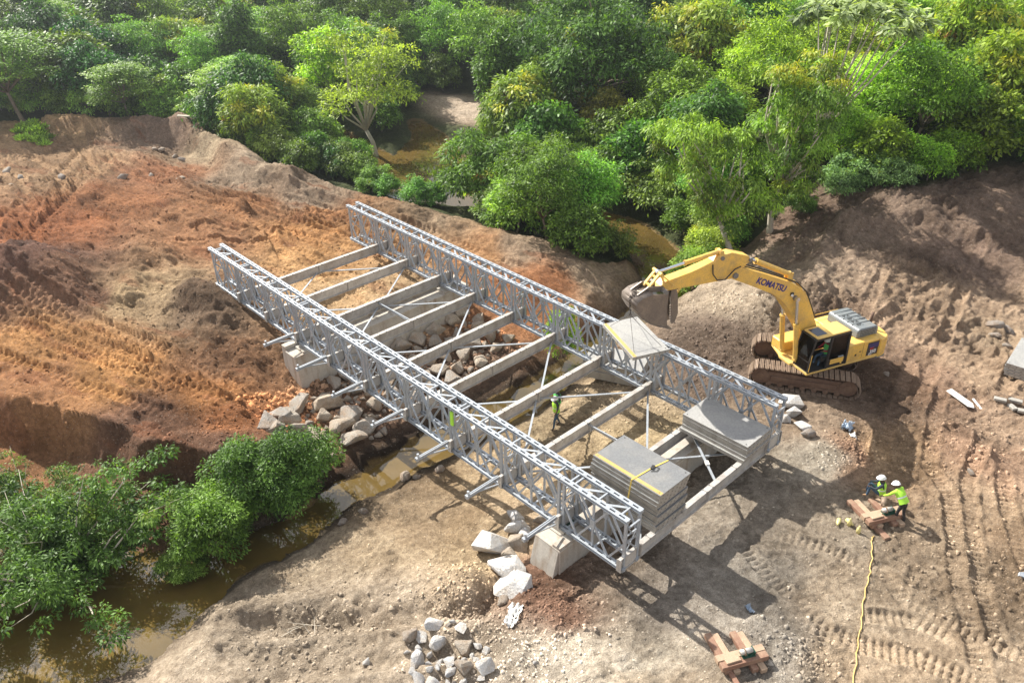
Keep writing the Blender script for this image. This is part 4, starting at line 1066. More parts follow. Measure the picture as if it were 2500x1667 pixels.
for a in (-1, 1):
    for b in (-1, 1):
        c_, s_ = math.cos(HR), math.sin(HR); lx, ly = a * 1.2, b * .65
        e = Vector((HP[0] + lx * c_ - ly * s_, HP[1] + lx * s_ + ly * c_, HP[2] + SH_ + .02 + ly * .03))
        m = MB(); m.tube([hook - Vector((0, 0, .1)) - top, e - top], .009, 5); m.build('sling_leg', M['chain'], ch)
# ------------------------------------------------------------------ vegetation
def leaf_mesh(name, clumps, per, ln, wd, seed, droop=.35, shell=.55, flat=.0, jitter=.9):
    """clumps: (x,y,z, rx,ry,rz, flush, red). Leaves are small folded blades spread through every clump."""
    r = np.random.default_rng(seed)
    P = []; D = []; N = []; A = []
    vol = np.array([c[3] * c[4] for c in clumps]); vol = vol / vol.mean()
    for c, v in zip(clumps, vol):
        n = max(12, int(per * v))
        d = r.normal(size=(n, 3)); d /= np.linalg.norm(d, axis=1)[:, None]
        d[:, 2] = np.where((d[:, 2] < -.25) & (r.random(n) < .75), -d[:, 2], d[:, 2])
        rad = shell + (1 - shell) * r.random(n) ** .5
        rad *= 1 + .18 * r.normal(size=n)
        p = np.array(c[:3]) + d * rad[:, None] * np.array(c[3:6])
        dr = d * np.array([1, 1, .5]) + r.normal(size=(n, 3)) * jitter * .6; dr[:, 2] -= droop
        dr /= np.linalg.norm(dr, axis=1)[:, None] + 1e-9
        nn = d * .6 + np.array([0, 0, .8]) + r.normal(size=(n, 3)) * jitter * .45
        if flat: nn = nn * (1 - flat) + np.array([0, 0, 1]) * flat; dr[:, 2] *= (1 - flat)
        P.append(p); D.append(dr); N.append(nn)
        base = np.clip(.42 + .2 * r.normal() + .26 * r.normal(size=n), 0, 1)
        fl = np.clip(c[6] * (.35 + 1.1 * np.clip(d[:, 2], 0, 1)) * (r.random(n) < .85), 0, 1) if len(c) > 6 else np.zeros(n)
        rd = np.clip((c[7] if len(c) > 7 else 0) * r.random(n) * 1.4, 0, 1)
        A.append(np.c_[base, fl, rd, np.ones(n)])
    P = np.concatenate(P); D = np.concatenate(D); N = np.concatenate(N); A = np.concatenate(A)
    S = np.cross(D, N); S /= np.linalg.norm(S, axis=1)[:, None] + 1e-9
    N = np.cross(S, D)
    k = (.7 + .6 * r.random(len(P)))[:, None]
    a = P; b = P + D * ln * .5 * k + S * wd * .5 * k - N * wd * .12 * k; t = P + D * ln * k - np.array([0, 0, 1]) * ln * .12 * k; e = P + D * ln * .5 * k - S * wd * .5 * k - N * wd * .12 * k
    V = np.stack([a, b, t, e], 1).reshape(-1, 3)
    Q = np.arange(len(V)).reshape(-1, 4)
    me = np_mesh(name, V, Q)
    at = me.attributes.new('leaf', 'FLOAT_COLOR', 'FACE'); at.data.foreach_set('color', A.astype(np.float32).ravel())
    me.materials.append(M['leaf'])
    return me

def limbs(m, base, tips, r0, rnd, bend=.25, split=.45, n=6, wob=.12):
    """trunk from base to a fork, then a limb to every tip"""
    base = Vector(base); c = sum((Vector(t) for t in tips), Vector()) / len(tips)
    fork = base.lerp(c, split) + Vector((rnd.uniform(-1, 1), rnd.uniform(-1, 1), 0)) * bend
    mid = base.lerp(fork, .5) + Vector((rnd.uniform(-1, 1), rnd.uniform(-1, 1), 0)) * bend * .6
    m.tube([base - Vector((0, 0, .3)), base, mid, fork], [r0 * 1.3, r0 * 1.1, r0 * .85, r0 * .7], n + 2)
    for t in tips:
        t = Vector(t); L = (t - fork).length
        p1 = fork.lerp(t, .4) + Vector((rnd.uniform(-1, 1), rnd.uniform(-1, 1), rnd.uniform(0, 1))) * L * wob
        m.tube([fork, p1, t], [r0 * .5, r0 * .3, r0 * .1], n)

def dome(rnd, W, Ht, base, n, cr, flushp=0.0, redp=0.0, top=True, squash=.75):
    """clump centres spread over an uneven dome crown"""
    out = []
    for i in range(n):
        a = rnd.uniform(0, 2 * PI); u = rnd.random()
        el = math.asin(min(1, max(-.35, rnd.uniform(-.3, 1))))
        k = (.62 + .38 * rnd.random()) * (1 + .22 * math.sin(2 * a + base) + .12 * math.sin(5 * a))
        x, y = W * k * math.cos(el) * math.cos(a), W * k * math.cos(el) * math.sin(a); z = base + (Ht - base) * (.38 + .58 * k * math.sin(el))
        r_ = cr * rnd.uniform(.65, 1.3)
        fl = rnd.uniform(.5, 1) if (rnd.random() < flushp and z > base + .4 * (Ht - base)) else 0
        out.append((x, y, z, r_, r_, r_ * squash, fl, rnd.uniform(.4, .9) if rnd.random() < redp else 0))
    return out

PROTO = {}
def proto(key, cl, per, ln, wd, seed, trunk, bark, **kw):
    rnd = random.Random(seed)
    cm = leaf_mesh('crown', cl, per, ln, wd, seed, **kw)
    m = MB(); tips = [c[:3] for c in rnd.sample(cl, min(len(cl), trunk[1]))]
    limbs(m, (0, 0, 0), tips, trunk[0], rnd, *trunk[2:])
    PROTO[key] = (cm, m.mesh('trunk', 0, True, False), bark)
R_ = random.Random
# far and middle forest, unit size: about 8 m high
proto('mango', dome(R_(1), 3.3, 8.0, 2.0, 70, 1.0), 130, .42, .17, 1, (.22, 12), M['bark'], droop=.5)
proto('mango2', dome(R_(2), 3.6, 7.4, 1.8, 75, .95, .10), 125, .40, .17, 2, (.22, 12), M['bark'], droop=.5)
proto('flush', dome(R_(3), 3.0, 7.4, 1.6, 62, .95, .55, .06), 130, .42, .16, 3, (.2, 12), M['bark'], droop=.6)
proto('acacia', [(c[0], c[1], c[2], c[3] * 1.35, c[4] * 1.35, c[5] * .42, 0, 0) for c in dome(R_(4), 3.4, 7.2, 2.4, 80, .85)], 115, .30, .13, 4, (.16, 14), M['bark'], droop=.1, flat=.45)
proto('feather', [(c[0], c[1], c[2], c[3] * 1.2, c[4] * 1.2, c[5] * .6, 0, 0) for c in dome(R_(5), 2.8, 8.2, 1.6, 70, .8)], 120, .30, .11, 5, (.15, 12), M['bark'], droop=.3, jitter=1.2)
proto('bush', dome(R_(6), 2.3, 4.2, .5, 48, .75), 130, .32, .15, 6, (.09, 10), M['bark'], droop=.25)
proto('bush2', dome(R_(7), 2.6, 3.8, .3, 52, .7, .06), 125, .34, .13, 7, (.09, 10), M['bark'], droop=.45)
proto('tall', [(c[0] * .8, c[1] * .8, c[2], c[3], c[4], c[5] * 1.15, c[6], 0) for c in dome(R_(8), 2.6, 10.5, 3.0, 74, .95)], 125, .38, .16, 8, (.2, 12), M['bark'], droop=.4)
proto('vine', dome(R_(9), 2.7, 5.6, .2, 66, .85), 135, .36, .2, 9, (.12, 10), M['bark'], droop=.8)
KIND = {
 'mango': ('dense dark green mango-like tree in the forest', (.032, .070, .022)), 'mango2': ('broad dark green tree with pale shoots in the forest', (.038, .080, .024)),
 'flush': ('rounded tree with yellow and rusty young leaves', (.060, .105, .028)), 'acacia': ('light green feathery flat-layered tree in the forest', (.085, .150, .036)),
 'feather': ('loose mid green tree with fine foliage', (.065, .125, .036)), 'bush': ('leafy green shrub at the forest edge', (.060, .115, .030)), 'bush2': ('low spreading dull green shrub at the forest edge', (.058, .098, .036)),
 'tall': ('tall upright green tree rising above the forest', (.045, .095, .026)), 'vine': ('vine-smothered green thicket tree', (.040, .085, .022))}
NAMES = {'mango': 'mango_tree', 'mango2': 'broadleaf_tree', 'flush': 'flushing_tree', 'acacia': 'acacia_tree', 'feather': 'feathery_tree', 'bush': 'leafy_shrub', 'bush2': 'spreading_shrub', 'tall': 'tall_tree', 'vine': 'vine_thicket'}
def plant(key, x, y, sc=1.0, label=None, col=None, zs=1.0, group=None, rz=None, name=None, z=None, lean=(0, 0), vary=.38):
    cm, tm, bark = PROTO[key]
    t = empty(name or NAMES.get(key, key), (x, y, (GZ(x, y) if z is None else z) - .05), random.uniform(0, 2 * PI) if rz is None else rz)
    t.rotation_euler = (lean[0], lean[1], t.rotation_euler[2]); t.scale = (sc, sc, sc * zs)
    cat = 'shrub' if 'bush' in key or 'shrub' in (name or '') else 'tree'
    tag(t, label or KIND[key][0], cat, group or (None if label else NAMES[key].replace('_', ' ') + 's of the forest'))
    c = link('crown', cm, None, t); tr_ = link('trunk', tm, bark, t)
    b = col or KIND[key][1]; f = random.uniform(1 - vary, 1 + vary); g = random.uniform(-.012, .016) if vary > .1 else 0
    c.color = (max(.01, b[0] * f + g), b[1] * f + abs(g) * .4, b[2] * f, 1)
    return t
placed = []
def free(x, y, d):
    return all((x - a) ** 2 + (y - b) ** 2 > (.5 * (d + e)) ** 2 for a, b, e in placed)

# ---- trees that can be told apart
def own(key, cl, per, ln, wd, seed, trunk, bark, **kw): proto(key, cl, per, ln, wd, seed, trunk, bark, **kw)
# pale feathery tree leaning over the pool
cl = [(c[0], c[1], c[2], c[3] * 1.15, c[4] * 1.15, c[5] * .55, 0, 0) for c in dome(R_(21), 3.9, 10.5, 3.0, 64, .95)]
own('pool_tree', cl, 105, .32, .12, 21, (.22, 18, .5, .30, 7, .15), M['bark_p'], droop=.25, jitter=1.2)
plant('pool_tree', -20.6, 20.4, 1.05, 'pale yellow-green tree with bare forked limbs leaning over the pool', (.125, .175, .040), name='pool_tree', vary=.02, z=-2.7); placed.append((-20.6, 20.4, 6))
own('lime_tree', [(c[0] * .75, c[1] * .75, c[2], c[3], c[4], c[5], 0, 0) for c in dome(R_(22), 2.9, 9, 2.6, 56, .95)], 120, .36, .15, 22, (.16, 12), M['bark_p'], droop=.3)
plant('lime_tree', -33, 23.5, 1.08, 'narrow bright lime-green tree behind the spoil berm', (.145, .235, .030), name='lime_tree', vary=.02); placed.append((-33, 23.5, 4))
own('big_mango', dome(R_(23), 6.2, 12.5, 2.2, 150, 1.25, .04), 150, .44, .16, 23, (.36, 18), M['bark'], droop=.6)
plant('big_mango', -7.5, 36, 1.0, 'huge dark mango tree with a billowing crown across the stream', (.040, .082, .026), name='mango_tree', vary=.02); placed.append((-7.5, 36, 10))
own('bank_mango', dome(R_(24), 3.4, 6.6, 1.2, 74, .85), 150, .36, .13, 24, (.2, 14), M['bark'], droop=.6)
ymg = dome(R_(25), 1.5, 6.4, 4.4, 14, .6, 1.0, .3)
PROTO['bank_mango'][0].name = 'crown'
own('bank_mango2', dome(R_(24), 3.4, 6.6, 1.2, 74, .85) + [(c[0] + 1.4, c[1] - 1.2, c[2] - 1.6, c[3], c[4], c[5], c[6], c[7]) for c in ymg], 150, .36, .13, 24, (.2, 14), M['bark'], droop=.6)
plant('bank_mango2', -2.0, 18.2, 1.0, 'rounded mango tree with yellow-orange new leaves on the stream bank', (.055, .105, .030), name='mango_tree', vary=.02, rz=.2); placed.append((-2, 18.2, 6))
plant('flush', -1.5, 43.5, 1.25, 'wide tree covered in golden young leaves above the stream', (.085, .125, .030), name='flushing_tree', vary=.02); placed.append((-1.5, 43.5, 8))
plant('flush', -3.5, 33.2, .72, 'small tree flushed with rusty red leaves beside the huge mango', (.085, .085, .028), name='flushing_tree', vary=.02); placed.append((-3.5, 33.2, 3))
# the two open-crowned trees on the right bank
def open_tree(seed, W, Ht, lean, n, flush_top):
    rnd = R_(seed); out = []
    for i in range(n):
        a = rnd.uniform(0, 2 * PI); t = rnd.random() ** .7; z = 2.4 + (Ht - 2.4) * t
        rr_ = W * (1 - .45 * abs(t - .45)) * rnd.uniform(.25, 1)
        r_ = rnd.uniform(.45, .85)
        out.append((rr_ * math.cos(a) + lean[0] * t, rr_ * math.sin(a) + lean[1] * t, z, r_, r_, r_ * .85, rnd.uniform(.5, 1) * (t > flush_top) if rnd.random() < .75 else (.25 if rnd.random() < .25 else 0), .15 * (rnd.random() < .15)))
    return out
own('open_tree_a', open_tree(31, 3.6, 8.2, (-3.4, -1.0), 80, 2), 210, .28, .085, 31, (.2, 26, .7, .42, 7, .16), M['bark_p'], droop=1.0, shell=.3)
plant('open_tree_a', 17.6, 21.6, 1.02, 'open-crowned tree with pale forked limbs leaning over the brown water', (.10, .165, .04), name='open_crowned_tree', vary=.02, rz=0, z=-1.3); placed.append((17, 22, 3))
own('open_tree_b', open_tree(32, 2.9, 11.2, (.3, .6), 86, .80), 210, .28, .085, 32, (.21, 26, .5, .5, 7, .14), M['bark_p'], droop=.9, shell=.3)
plant('open_tree_b', 17.6, 25.9, 1.0, 'tall tree with a golden top standing on the bare brown bank', (.080, .145, .035), name='golden_topped_tree', vary=.02, rz=0); placed.append((17.6, 26, 3.5))
# umbrella-crowned cecropia with long bare stems
rnd = R_(33); cl = []; m = MB()
for i in range(30):
    a = rnd.uniform(0, 2 * PI); rr_ = 4.6 * math.sqrt(rnd.random()); x, y = rr_ * math.cos(a) + 1.2, rr_ * math.sin(a) + 4.2
    z = 12.6 - .05 * rr_ ** 2 + rnd.uniform(-.5, .5); cl.append((x, y, z, .62, .62, .3, 0, 0))
cm = leaf_mesh('crown', cl, 85, .62, .26, 33, droop=.7, shell=.35, flat=.3)
fork = Vector((.5, 1.6, 4.6)); m.tube([(0, 0, -.3), (.15, .6, 2.2), fork], [.17, .14, .12], 8)
for c in rnd.sample(cl, 15):
    t = Vector(c[:3]); k1 = fork.lerp(t, .5) + Vector((rnd.uniform(-.3, .3), rnd.uniform(-.3, .3), -.2)); m.tube([fork, k1, t], [.08, .06, .03], 6)
PROTO['cecropia'] = (cm, m.mesh('trunk', 0, True, False), M['bark_p'])
plant('cecropia', 16.7, 29.4, 1.0, 'umbrella-crowned tree with silvery leaves on long bare white stems', (.125, .165, .115), name='cecropia_tree', vary=.02, rz=0); placed.append((16.7, 29.4, 3))
# undergrowth on the right bank
for i, (x, y, s, c) in enumerate([(19.6, 31.5, .62, (.075, .135, .075)), (21.2, 32.0, .55, (.080, .140, .080)), (20.3, 29.7, .42, (.078, .135, .078)), (22.6, 31.6, .45, (.078, .135, .075)), (18.4, 28.1, .35, (.06, .11, .04))]):
    plant('bush2', x, y, s, ['blue-green leafy shrub growing on the bare brown spoil', 'blue-green leafy shrub growing on the bare brown spoil', 'blue-green leafy shrub growing on the bare brown spoil', 'blue-green leafy shrub growing on the bare brown spoil', 'small dark shrub at the foot of the golden-topped tree'][i], c, 1, 'shrubs on the spoil' if i < 4 else None, vary=.05, name='leafy_shrub')
# bushes at the brown water below the leaning tree
own('water_bush', dome(R_(34), 1.7, 3.0, .3, 60, .5, .12), 150, .18, .07, 34, (.07, 12), M['bark'], droop=.5)
plant('water_bush', 16.9, 18.8, .95, 'sunlit bush overhanging the brown water behind the excavator arm', (.095, .155, .045), name='leafy_shrub', vary=.02, z=-2.9)
plant('water_bush', 15.6, 21.8, 1.05, 'yellowish bush under the leaning tree at the water edge', (.12, .165, .045), name='leafy_shrub', vary=.02, z=-3)
plant('water_bush', 16.4, 6.9, .55, 'small sapling growing up through the truss at the stream', (.11, .2, .04), zs=1.7, name='leafy_shrub', vary=.02, z=-2.9)
# foreground bushes on the near stream
own('stream_bush', dome(R_(35), 2.2, 3.7, .5, 110, .5, .0, .015), 300, .14, .058, 35, (.07, 14), M['bark'], droop=.45)
plant('stream_bush', 16.2, -10.6, 1.0, 'dense dark green bush hanging over the stream next to the boulders', (.040, .080, .024), name='leafy_shrub', vary=.02, z=-2.95, rz=.7)
own('stream_bush2', dome(R_(36), 1.6, 3.0, .3, 80, .42), 300, .13, .058, 36, (.06, 12), M['bark'], droop=.4)
plant('stream_bush2', 16.6, -13.6, 1.02, 'rounded light green bush leaning over the pool below the cut bank', (.054, .100, .026), name='leafy_shrub', vary=.02, z=-2.95)
plant('stream_bush2', 17.0, -15.2, .5, 'low trailing plant reaching over the bright pool', (.06, .10, .03), .7, name='leafy_shrub', vary=.02, z=-2.95)
# sprawling big bush at the lower left with bare dry twigs
rnd = R_(37); cl = []; arms = []
for i in range(34):
    a = rnd.uniform(0, 2 * PI); el = rnd.uniform(.25, 1.35); L_ = rnd.uniform(2.6, 5.4) * (1 - .15 * el)
    d = Vector((math.cos(a) * math.cos(el), math.sin(a) * math.cos(el), math.sin(el)))
    pts_ = [Vector((rnd.uniform(-.6, .6), rnd.uniform(-.6, .6), -.2))]
    for k in range(1, 6):
        t_ = k / 5; pts_.append(pts_[0] + d * L_ * t_ - Vector((0, 0, .55 * L_ * .3 * t_ * t_)) + Vector((rnd.uniform(-1, 1), rnd.uniform(-1, 1), rnd.uniform(-.5, .5))) * .16)
    arms.append(pts_)
    for k in range(1, 6):
        for q_ in range(2):
            c = pts_[k] + Vector((rnd.uniform(-1, 1), rnd.uniform(-1, 1), rnd.uniform(-.2, .5))) * (.30 + .1 * k); r_ = rnd.uniform(.18, .42)
            if c.z > .2: cl.append((c.x, c.y, c.z, r_ * 1.25, r_ * 1.25, r_ * .55, .12 * (rnd.random() < .1), 0))
cm = leaf_mesh('crown', cl, 120, .16, .06, 37, droop=.75, shell=.2)
m = MB()
for pts_ in arms: m.tube(pts_ + [pts_[-1] + (pts_[-1] - pts_[-2]) * rnd.uniform(.2, .9)], [.055, .045, .035, .026, .018, .011, .004], 6)
PROTO['sprawl'] = (cm, m.mesh('stems', 0, True, False), M['bark_p'])
plant('sprawl', 14.2, -18.5, 1.15, 'sprawling feathery bush with bare twigs at the foot of the orange bank', (.042, .082, .028), name='sprawling_shrub', vary=.02, z=-2.6, rz=0)
plant('sprawl', 9.6, -18.6, .72, 'thin half-bare shrub on the slope of the orange bank', (.05, .09, .03), name='sprawling_shrub', vary=.02, rz=2)
# ---- forest fill
keys_edge = ['bush', 'bush2', 'feather', 'vine', 'bush']; keys = ['mango', 'mango2', 'acacia', 'feather', 'tall', 'vine', 'bush', 'flush', 'acacia', 'mango', 'feather']
camxy = np.array([42.058, -20.968]); fdir = np.array([fw.x, fw.y]); fdir /= np.linalg.norm(fdir)
rnd = R_(99); count = 0
tries = []
for i in range(14000):
    r = 45 + 120 * rnd.random() ** .8; a = rnd.uniform(-.66, .66)
    ca_, sa_ = math.cos(a), math.sin(a)
    d = np.array([fdir[0] * ca_ - fdir[1] * sa_, fdir[0] * sa_ + fdir[1] * ca_]); x, y = camxy + d * r
    f, rvv, sm = in_forest(x, y)
    if f < .6 or rvv < .9 or sm > .12: continue
    gzone = ((x + 9) / 4.2) ** 2 + ((y - 23.2) / 2.4) ** 2
    if gzone < 1: continue
    # keep the view to the sand bar and pool open
    t_ = seg(np.array([x]), np.array([y]), np.array([(-3, 15, 0), (-12, 22, 0), (-20, 31, 0)]))[0][0]
    if t_ < 3.2 or (-16 < x < -4 and y < 19): continue
    edge = min(rvv, 9); near_edge = f < .97 or rvv < 4 or (x > 12 and y < 38) or (-20 < x < 12 and y < 17.5)
    if near_edge: k = rnd.choice(keys_edge); s = rnd.uniform(.5, .95); dd = 2.9 * s
    else:
        right = x > 2 and y > 38
        k = rnd.choice(['bush', 'feather', 'acacia', 'bush2', 'vine', 'bush', 'flush', 'acacia']) if right else rnd.choice(keys)
        s = rnd.uniform(.75, 1.15) * (1.05 if r < 110 else 1.15); dd = 4.3 * s
        if k in ('bush', 'bush2'): s *= 1.35
    if -20 < x < 13 and bs[min(max(int(np.searchsorted(gx, x)), 0), nx - 1), min(max(int(np.searchsorted(gy, y)), 0), ny - 1)] < 3.2 and x > -30 and rnd.random() < .5: continue
    if not free(x, y, dd): continue
    placed.append((x, y, dd)); tries.append((r, k, x, y, s))
tries.sort()
LIM = 292
cnt = {}
for r, k, x, y, s in tries[:LIM]:
    b = KIND[k][1]; br = 1.0
    if x > 2 and y > 32: b = (b[0] * 1.55, b[1] * 1.4, b[2] * .95)
    plant(k, x, y, s, None, b)
print('forest', len(tries))
# low shrubs close behind the berm
rnd = R_(123)
for i in range(30):
    t_ = i / 29; k_ = min(int(t_ * 5.99), 5); P0 = [(-62, -13), (-52, -7.5), (-45, -2), (-37.5, 5.5), (-33.5, 9), (-26, 9.8), (-18, 9.6)]
    a, b = P0[k_], P0[k_ + 1]; u = t_ * 6 - k_; x, y = a[0] + (b[0] - a[0]) * u - rnd.uniform(0, 2.2), a[1] + (b[1] - a[1]) * u + rnd.uniform(0, 1.8)
    plant(rnd.choice(['bush', 'bush2', 'vine']), x, y, rnd.uniform(.5, .85), 'sunny low shrub right behind the crest of the berm', (.10, .16, .05), 1, 'shrubs behind the berm', name='leafy_shrub')
for i, (x, y, s) in enumerate(((-13.6, 14.2, .55), (-11.4, 13.8, .5), (-9.2, 13.6, .42), (-5.8, 13.9, .5), (-4.4, 14.6, .42), (-16, 14, .7))):
    plant('bush2' if i % 2 else 'vine', x, y, s * (.8 if i % 2 == 0 else 1), 'drooping shrub on the near rim of the pool', (.05, .095, .03), 1, 'shrubs on the pool rim', name='leafy_shrub')
# grass tuft patch on the sand bar and weeds on the berm: one mass each
def grass(name, label, pts, ln, wd, col, seed):
    cl = [(x, y, GZ(x, y) + .05, r_, r_, .12, 0, 0) for x, y, r_ in pts]
    me = leaf_mesh(name, cl, 160, ln, wd, seed, droop=-1.2, shell=.1)
    o = link(name, me); o.color = (*col, 1)
    return tag(o, label, 'grass', kind='stuff')
rnd = R_(5)
grass('grass', 'bright green grass growing on the far bank of the pool', [(-9 + rnd.gauss(0, 2.4), 22.8 + rnd.gauss(0, 1.3), .7) for _ in range(60)], .5, .07, (.13, .21, .035), 61)
grass('weeds', 'green weeds on the orange plateau near the forest edge', [(-38.5 + rnd.gauss(0, 1.6), -3.6 + rnd.gauss(0, .5), .5) for _ in range(22)], .4, .1, (.12, .19, .05), 62)
# ------------------------------------------------------------------ rocks
def rock_mesh(seed, round_=False):
    r = np.random.default_rng(seed)
    bm = bmesh.new()
    n = 26 if round_ else 15
    d = r.normal(size=(n, 3)); d /= np.linalg.norm(d, axis=1)[:, None]
    d *= np.array([1, .8, .62]) * (1 + (.05 if round_ else .16) * r.normal(size=(n, 1)))
    for p in d: bm.verts.new(p)
    bmesh.ops.convex_hull(bm, input=bm.verts)
    bmesh.ops.delete(bm, geom=[v for v in bm.verts if not v.link_faces], context='VERTS')
    bmesh.ops.bevel(bm, geom=list(bm.edges), offset=.09 if not round_ else .14, segments=1, affect='EDGES', clamp_overlap=True)
    me = bpy.data.meshes.new('boulder'); bm.to_mesh(me); bm.free()
    if round_: me.polygons.foreach_set('use_smooth', np.ones(len(me.polygons), bool))
    me.update(); return me
RK = {k: [rock_mesh(s) for s in range(100, 107)] for k in ('rock', 'rock_w')}
RK['rock_w'] = [rock_mesh(s) for s in range(110, 117)]
RK['rock_s'] = [rock_mesh(s, True) for s in range(120, 124)]
for k, l in RK.items():
    for me in l: me.materials.append(M[k])
rr = random.Random(17)
def rock(kind, x, y, s, label, group=None, sink=.3, z=None, name='boulder', flat=1.0):
    o = link(name, rr.choice(RK[kind]), None, None, (x, y, (GZ(x, y) if z is None else z) + s * .62 * flat * (1 - 2 * sink) * .9), (rr.uniform(-.4, .4), rr.uniform(-.4, .4), rr.uniform(0, 6.28)), (s * rr.uniform(.9, 1.2), s, s * rr.uniform(.85, 1.2) * flat))
    return tag(o, label, 'rock', group)
# riprap in front of the far abutment, under the bridge
put = []
def scatter(n, xr, yr, smin, smax, kind, label, group, cond=None, tight=.72, zadd=0):
    k = 0; t = 0
    while k < n and t < 6000:
        t += 1
        x, y = rr.uniform(*xr), rr.uniform(*yr)
        if cond and not cond(x, y): continue
        s = smin + (smax - smin) * rr.random() ** 1.8
        if t < 300: s = max(s, smax * .75)
        if any((x - a) ** 2 + (y - b) ** 2 < ((s + c) * tight) ** 2 for a, b, c in put): continue
        put.append((x, y, s)); k += 1
        rock(kind, x, y, s, label, group, .28)
scatter(105, (10.3, 14.6), (-4.3, 5.4), .16, .78, 'rock', 'angular grey riprap rock under the steel cross beams', 'riprap under the bridge', lambda x, y: x < 14.6 - .12 * abs(y))
scatter(64, (11.2, 16.0), (-9.3, -4.4), .15, .95, 'rock', 'big grey-brown boulder of the riprap beside the orange bank', 'riprap beside the orange bank', lambda x, y: (x - 11.0) > (-(y + 5.5)) * .55 - .3 and x < 15.6 + .0 * y)
for x, y, s, lb in ((12.3, -8.1, .62, 'orange-stained boulder at the edge of the riprap'), (13.6, -9.0, .66, 'pale streaked boulder hanging at the end of the riprap')):
    rock('rock', x, y, s, lb, None, .2)
# boulders round the near abutment
for x, y, s, kd, lb in ((25.3, -6.5, .9, 'rock_w', 'big grey-white veined boulder left of the pale abutment'), (26.6, -6.9, .75, 'rock_w', 'white boulder leaning on the pale abutment wall'), (27.3, -7.2, .78, 'rock_w', 'long white slab-shaped boulder below the pale abutment'),
                        (25.9, -5.6, .62, 'rock', 'grey boulder wedged behind the pale abutment boulders'), (25.0, -4.9, .55, 'rock_w', 'white boulder under the truss by the pale abutment'), (25.6, -5.0, .45, 'rock_w', 'smaller white boulder under the truss by the abutment'),
                        (26.0, -6.2, .36, 'rock', 'small brown boulder between the white boulders'), (27.55, -7.95, .3, 'rock_s', 'yellowish block lying in the gully'), (24.5, -4.4, .4, 'rock_w', 'white boulder half under the bottom chord'), (25.3, -3.9, .35, 'rock', 'grey boulder in the truss shadow by the abutment')):
    rock(kd, x, y, s, lb, None, .2)
# pale rock heap in the foreground
k = 0
put2 = []
t = 0
while k < 34 and t < 4000:
    t += 1
    x, y = rr.gauss(28.3, .75), rr.gauss(-11.1, .62); s = rr.uniform(.12, .44)
    if any((x - a) ** 2 + (y - b) ** 2 < ((s + c) * .78) ** 2 for a, b, c in put2) or (x - 28.3) ** 2 / 2.2 + (y + 11.1) ** 2 / 1.6 > 1: continue
    put2.append((x, y, s)); k += 1
    rock('rock_w' if rr.random() < .78 else 'rock', x, y, s, 'pale quarry rock in the heap on the dry ground', 'heap of pale quarry rocks', .2)
for x, y, s, lb in ((26.75, -11.4, .3, 'brown upright stone beside the pale rock heap'), (26.3, -12.9, .16, 'lone white stone on the slope near the pale rock heap'), (31.25, -9.7, .2, 'white stone on the pale sand patch'), (30.4, -9.2, .1, 'tiny white stone on the pale sand patch')):
    rock('rock_s' if 'brown' in lb else 'rock_w', x, y, s, lb, None, .25)
# pale round boulders at the machine end of the truss
for x, y, s, lb in ((28.75, 9.2, .55, 'large pale round boulder by the truss end and the tracks'), (29.35, 8.55, .44, 'pale round boulder next to the largest one by the truss end'), (29.15, 8.0, .36, 'pale boulder close to the truss end'), (30.1, 7.9, .46, 'flat pale boulder facing the track-marked yard'), (30.6, 7.5, .33, 'flat light stone sunk in the grey gravel')):
    rock('rock_w' if 'flat light' not in lb else 'rock_s', x, y, s, lb, None, .22)
for x, y, s, g in ((-25.7, -5.3, .4, 0), (-22.8, -1.7, .42, 0), (-22.3, .2, .3, 0), (-18, .9, .34, 0), (-27.6, 3.4, .36, 0), (-26.3, 3.9, .3, 0), (-25.2, 4.0, .34, 0), (-28.3, 3.1, .28, 0), (-29.8, -8.0, .5, 1), (-28.7, -9.2, .5, 1), (-28.2, -7.6, .34, 1), (-30.4, -9.5, .45, 1), (-27.1, -8.6, .3, 1)):
    rock('rock_s' if not g else 'rock', x, y, s, 'grey stone lying loose on the orange soil below the berm' if not g else 'rubble rock at the edge of the orange plateau', 'stones on the orange soil' if not g else 'rubble on the plateau', .25)
for x, y, s in ((19.3, -4.2, .28), (18.6, -5.6, .34), (19.0, -5.3, .2), (19.4, -8.4, .2), (19.2, -9.3, .24), (17.6, 1.0, .2), (19.7, 3.0, .17), (20.6, -.6, .2)):
    rock('rock_s', x, y, s, 'rounded stone at the edge of the shallow stream', 'stones in the stream', .25)
for x, y, s in ((32.9, 22.6, .4), (33.5, 22.9, .34), (33.2, 21.8, .3), (34, 21.4, .26), (30.8, 14.6, .2), (22.6, 9.3, .24), (36.5, 9.9, .18)):
    rock('rock_s', x, y, s, 'grey stone lying in the brown yard behind the excavator', 'stones in the yard', .25)
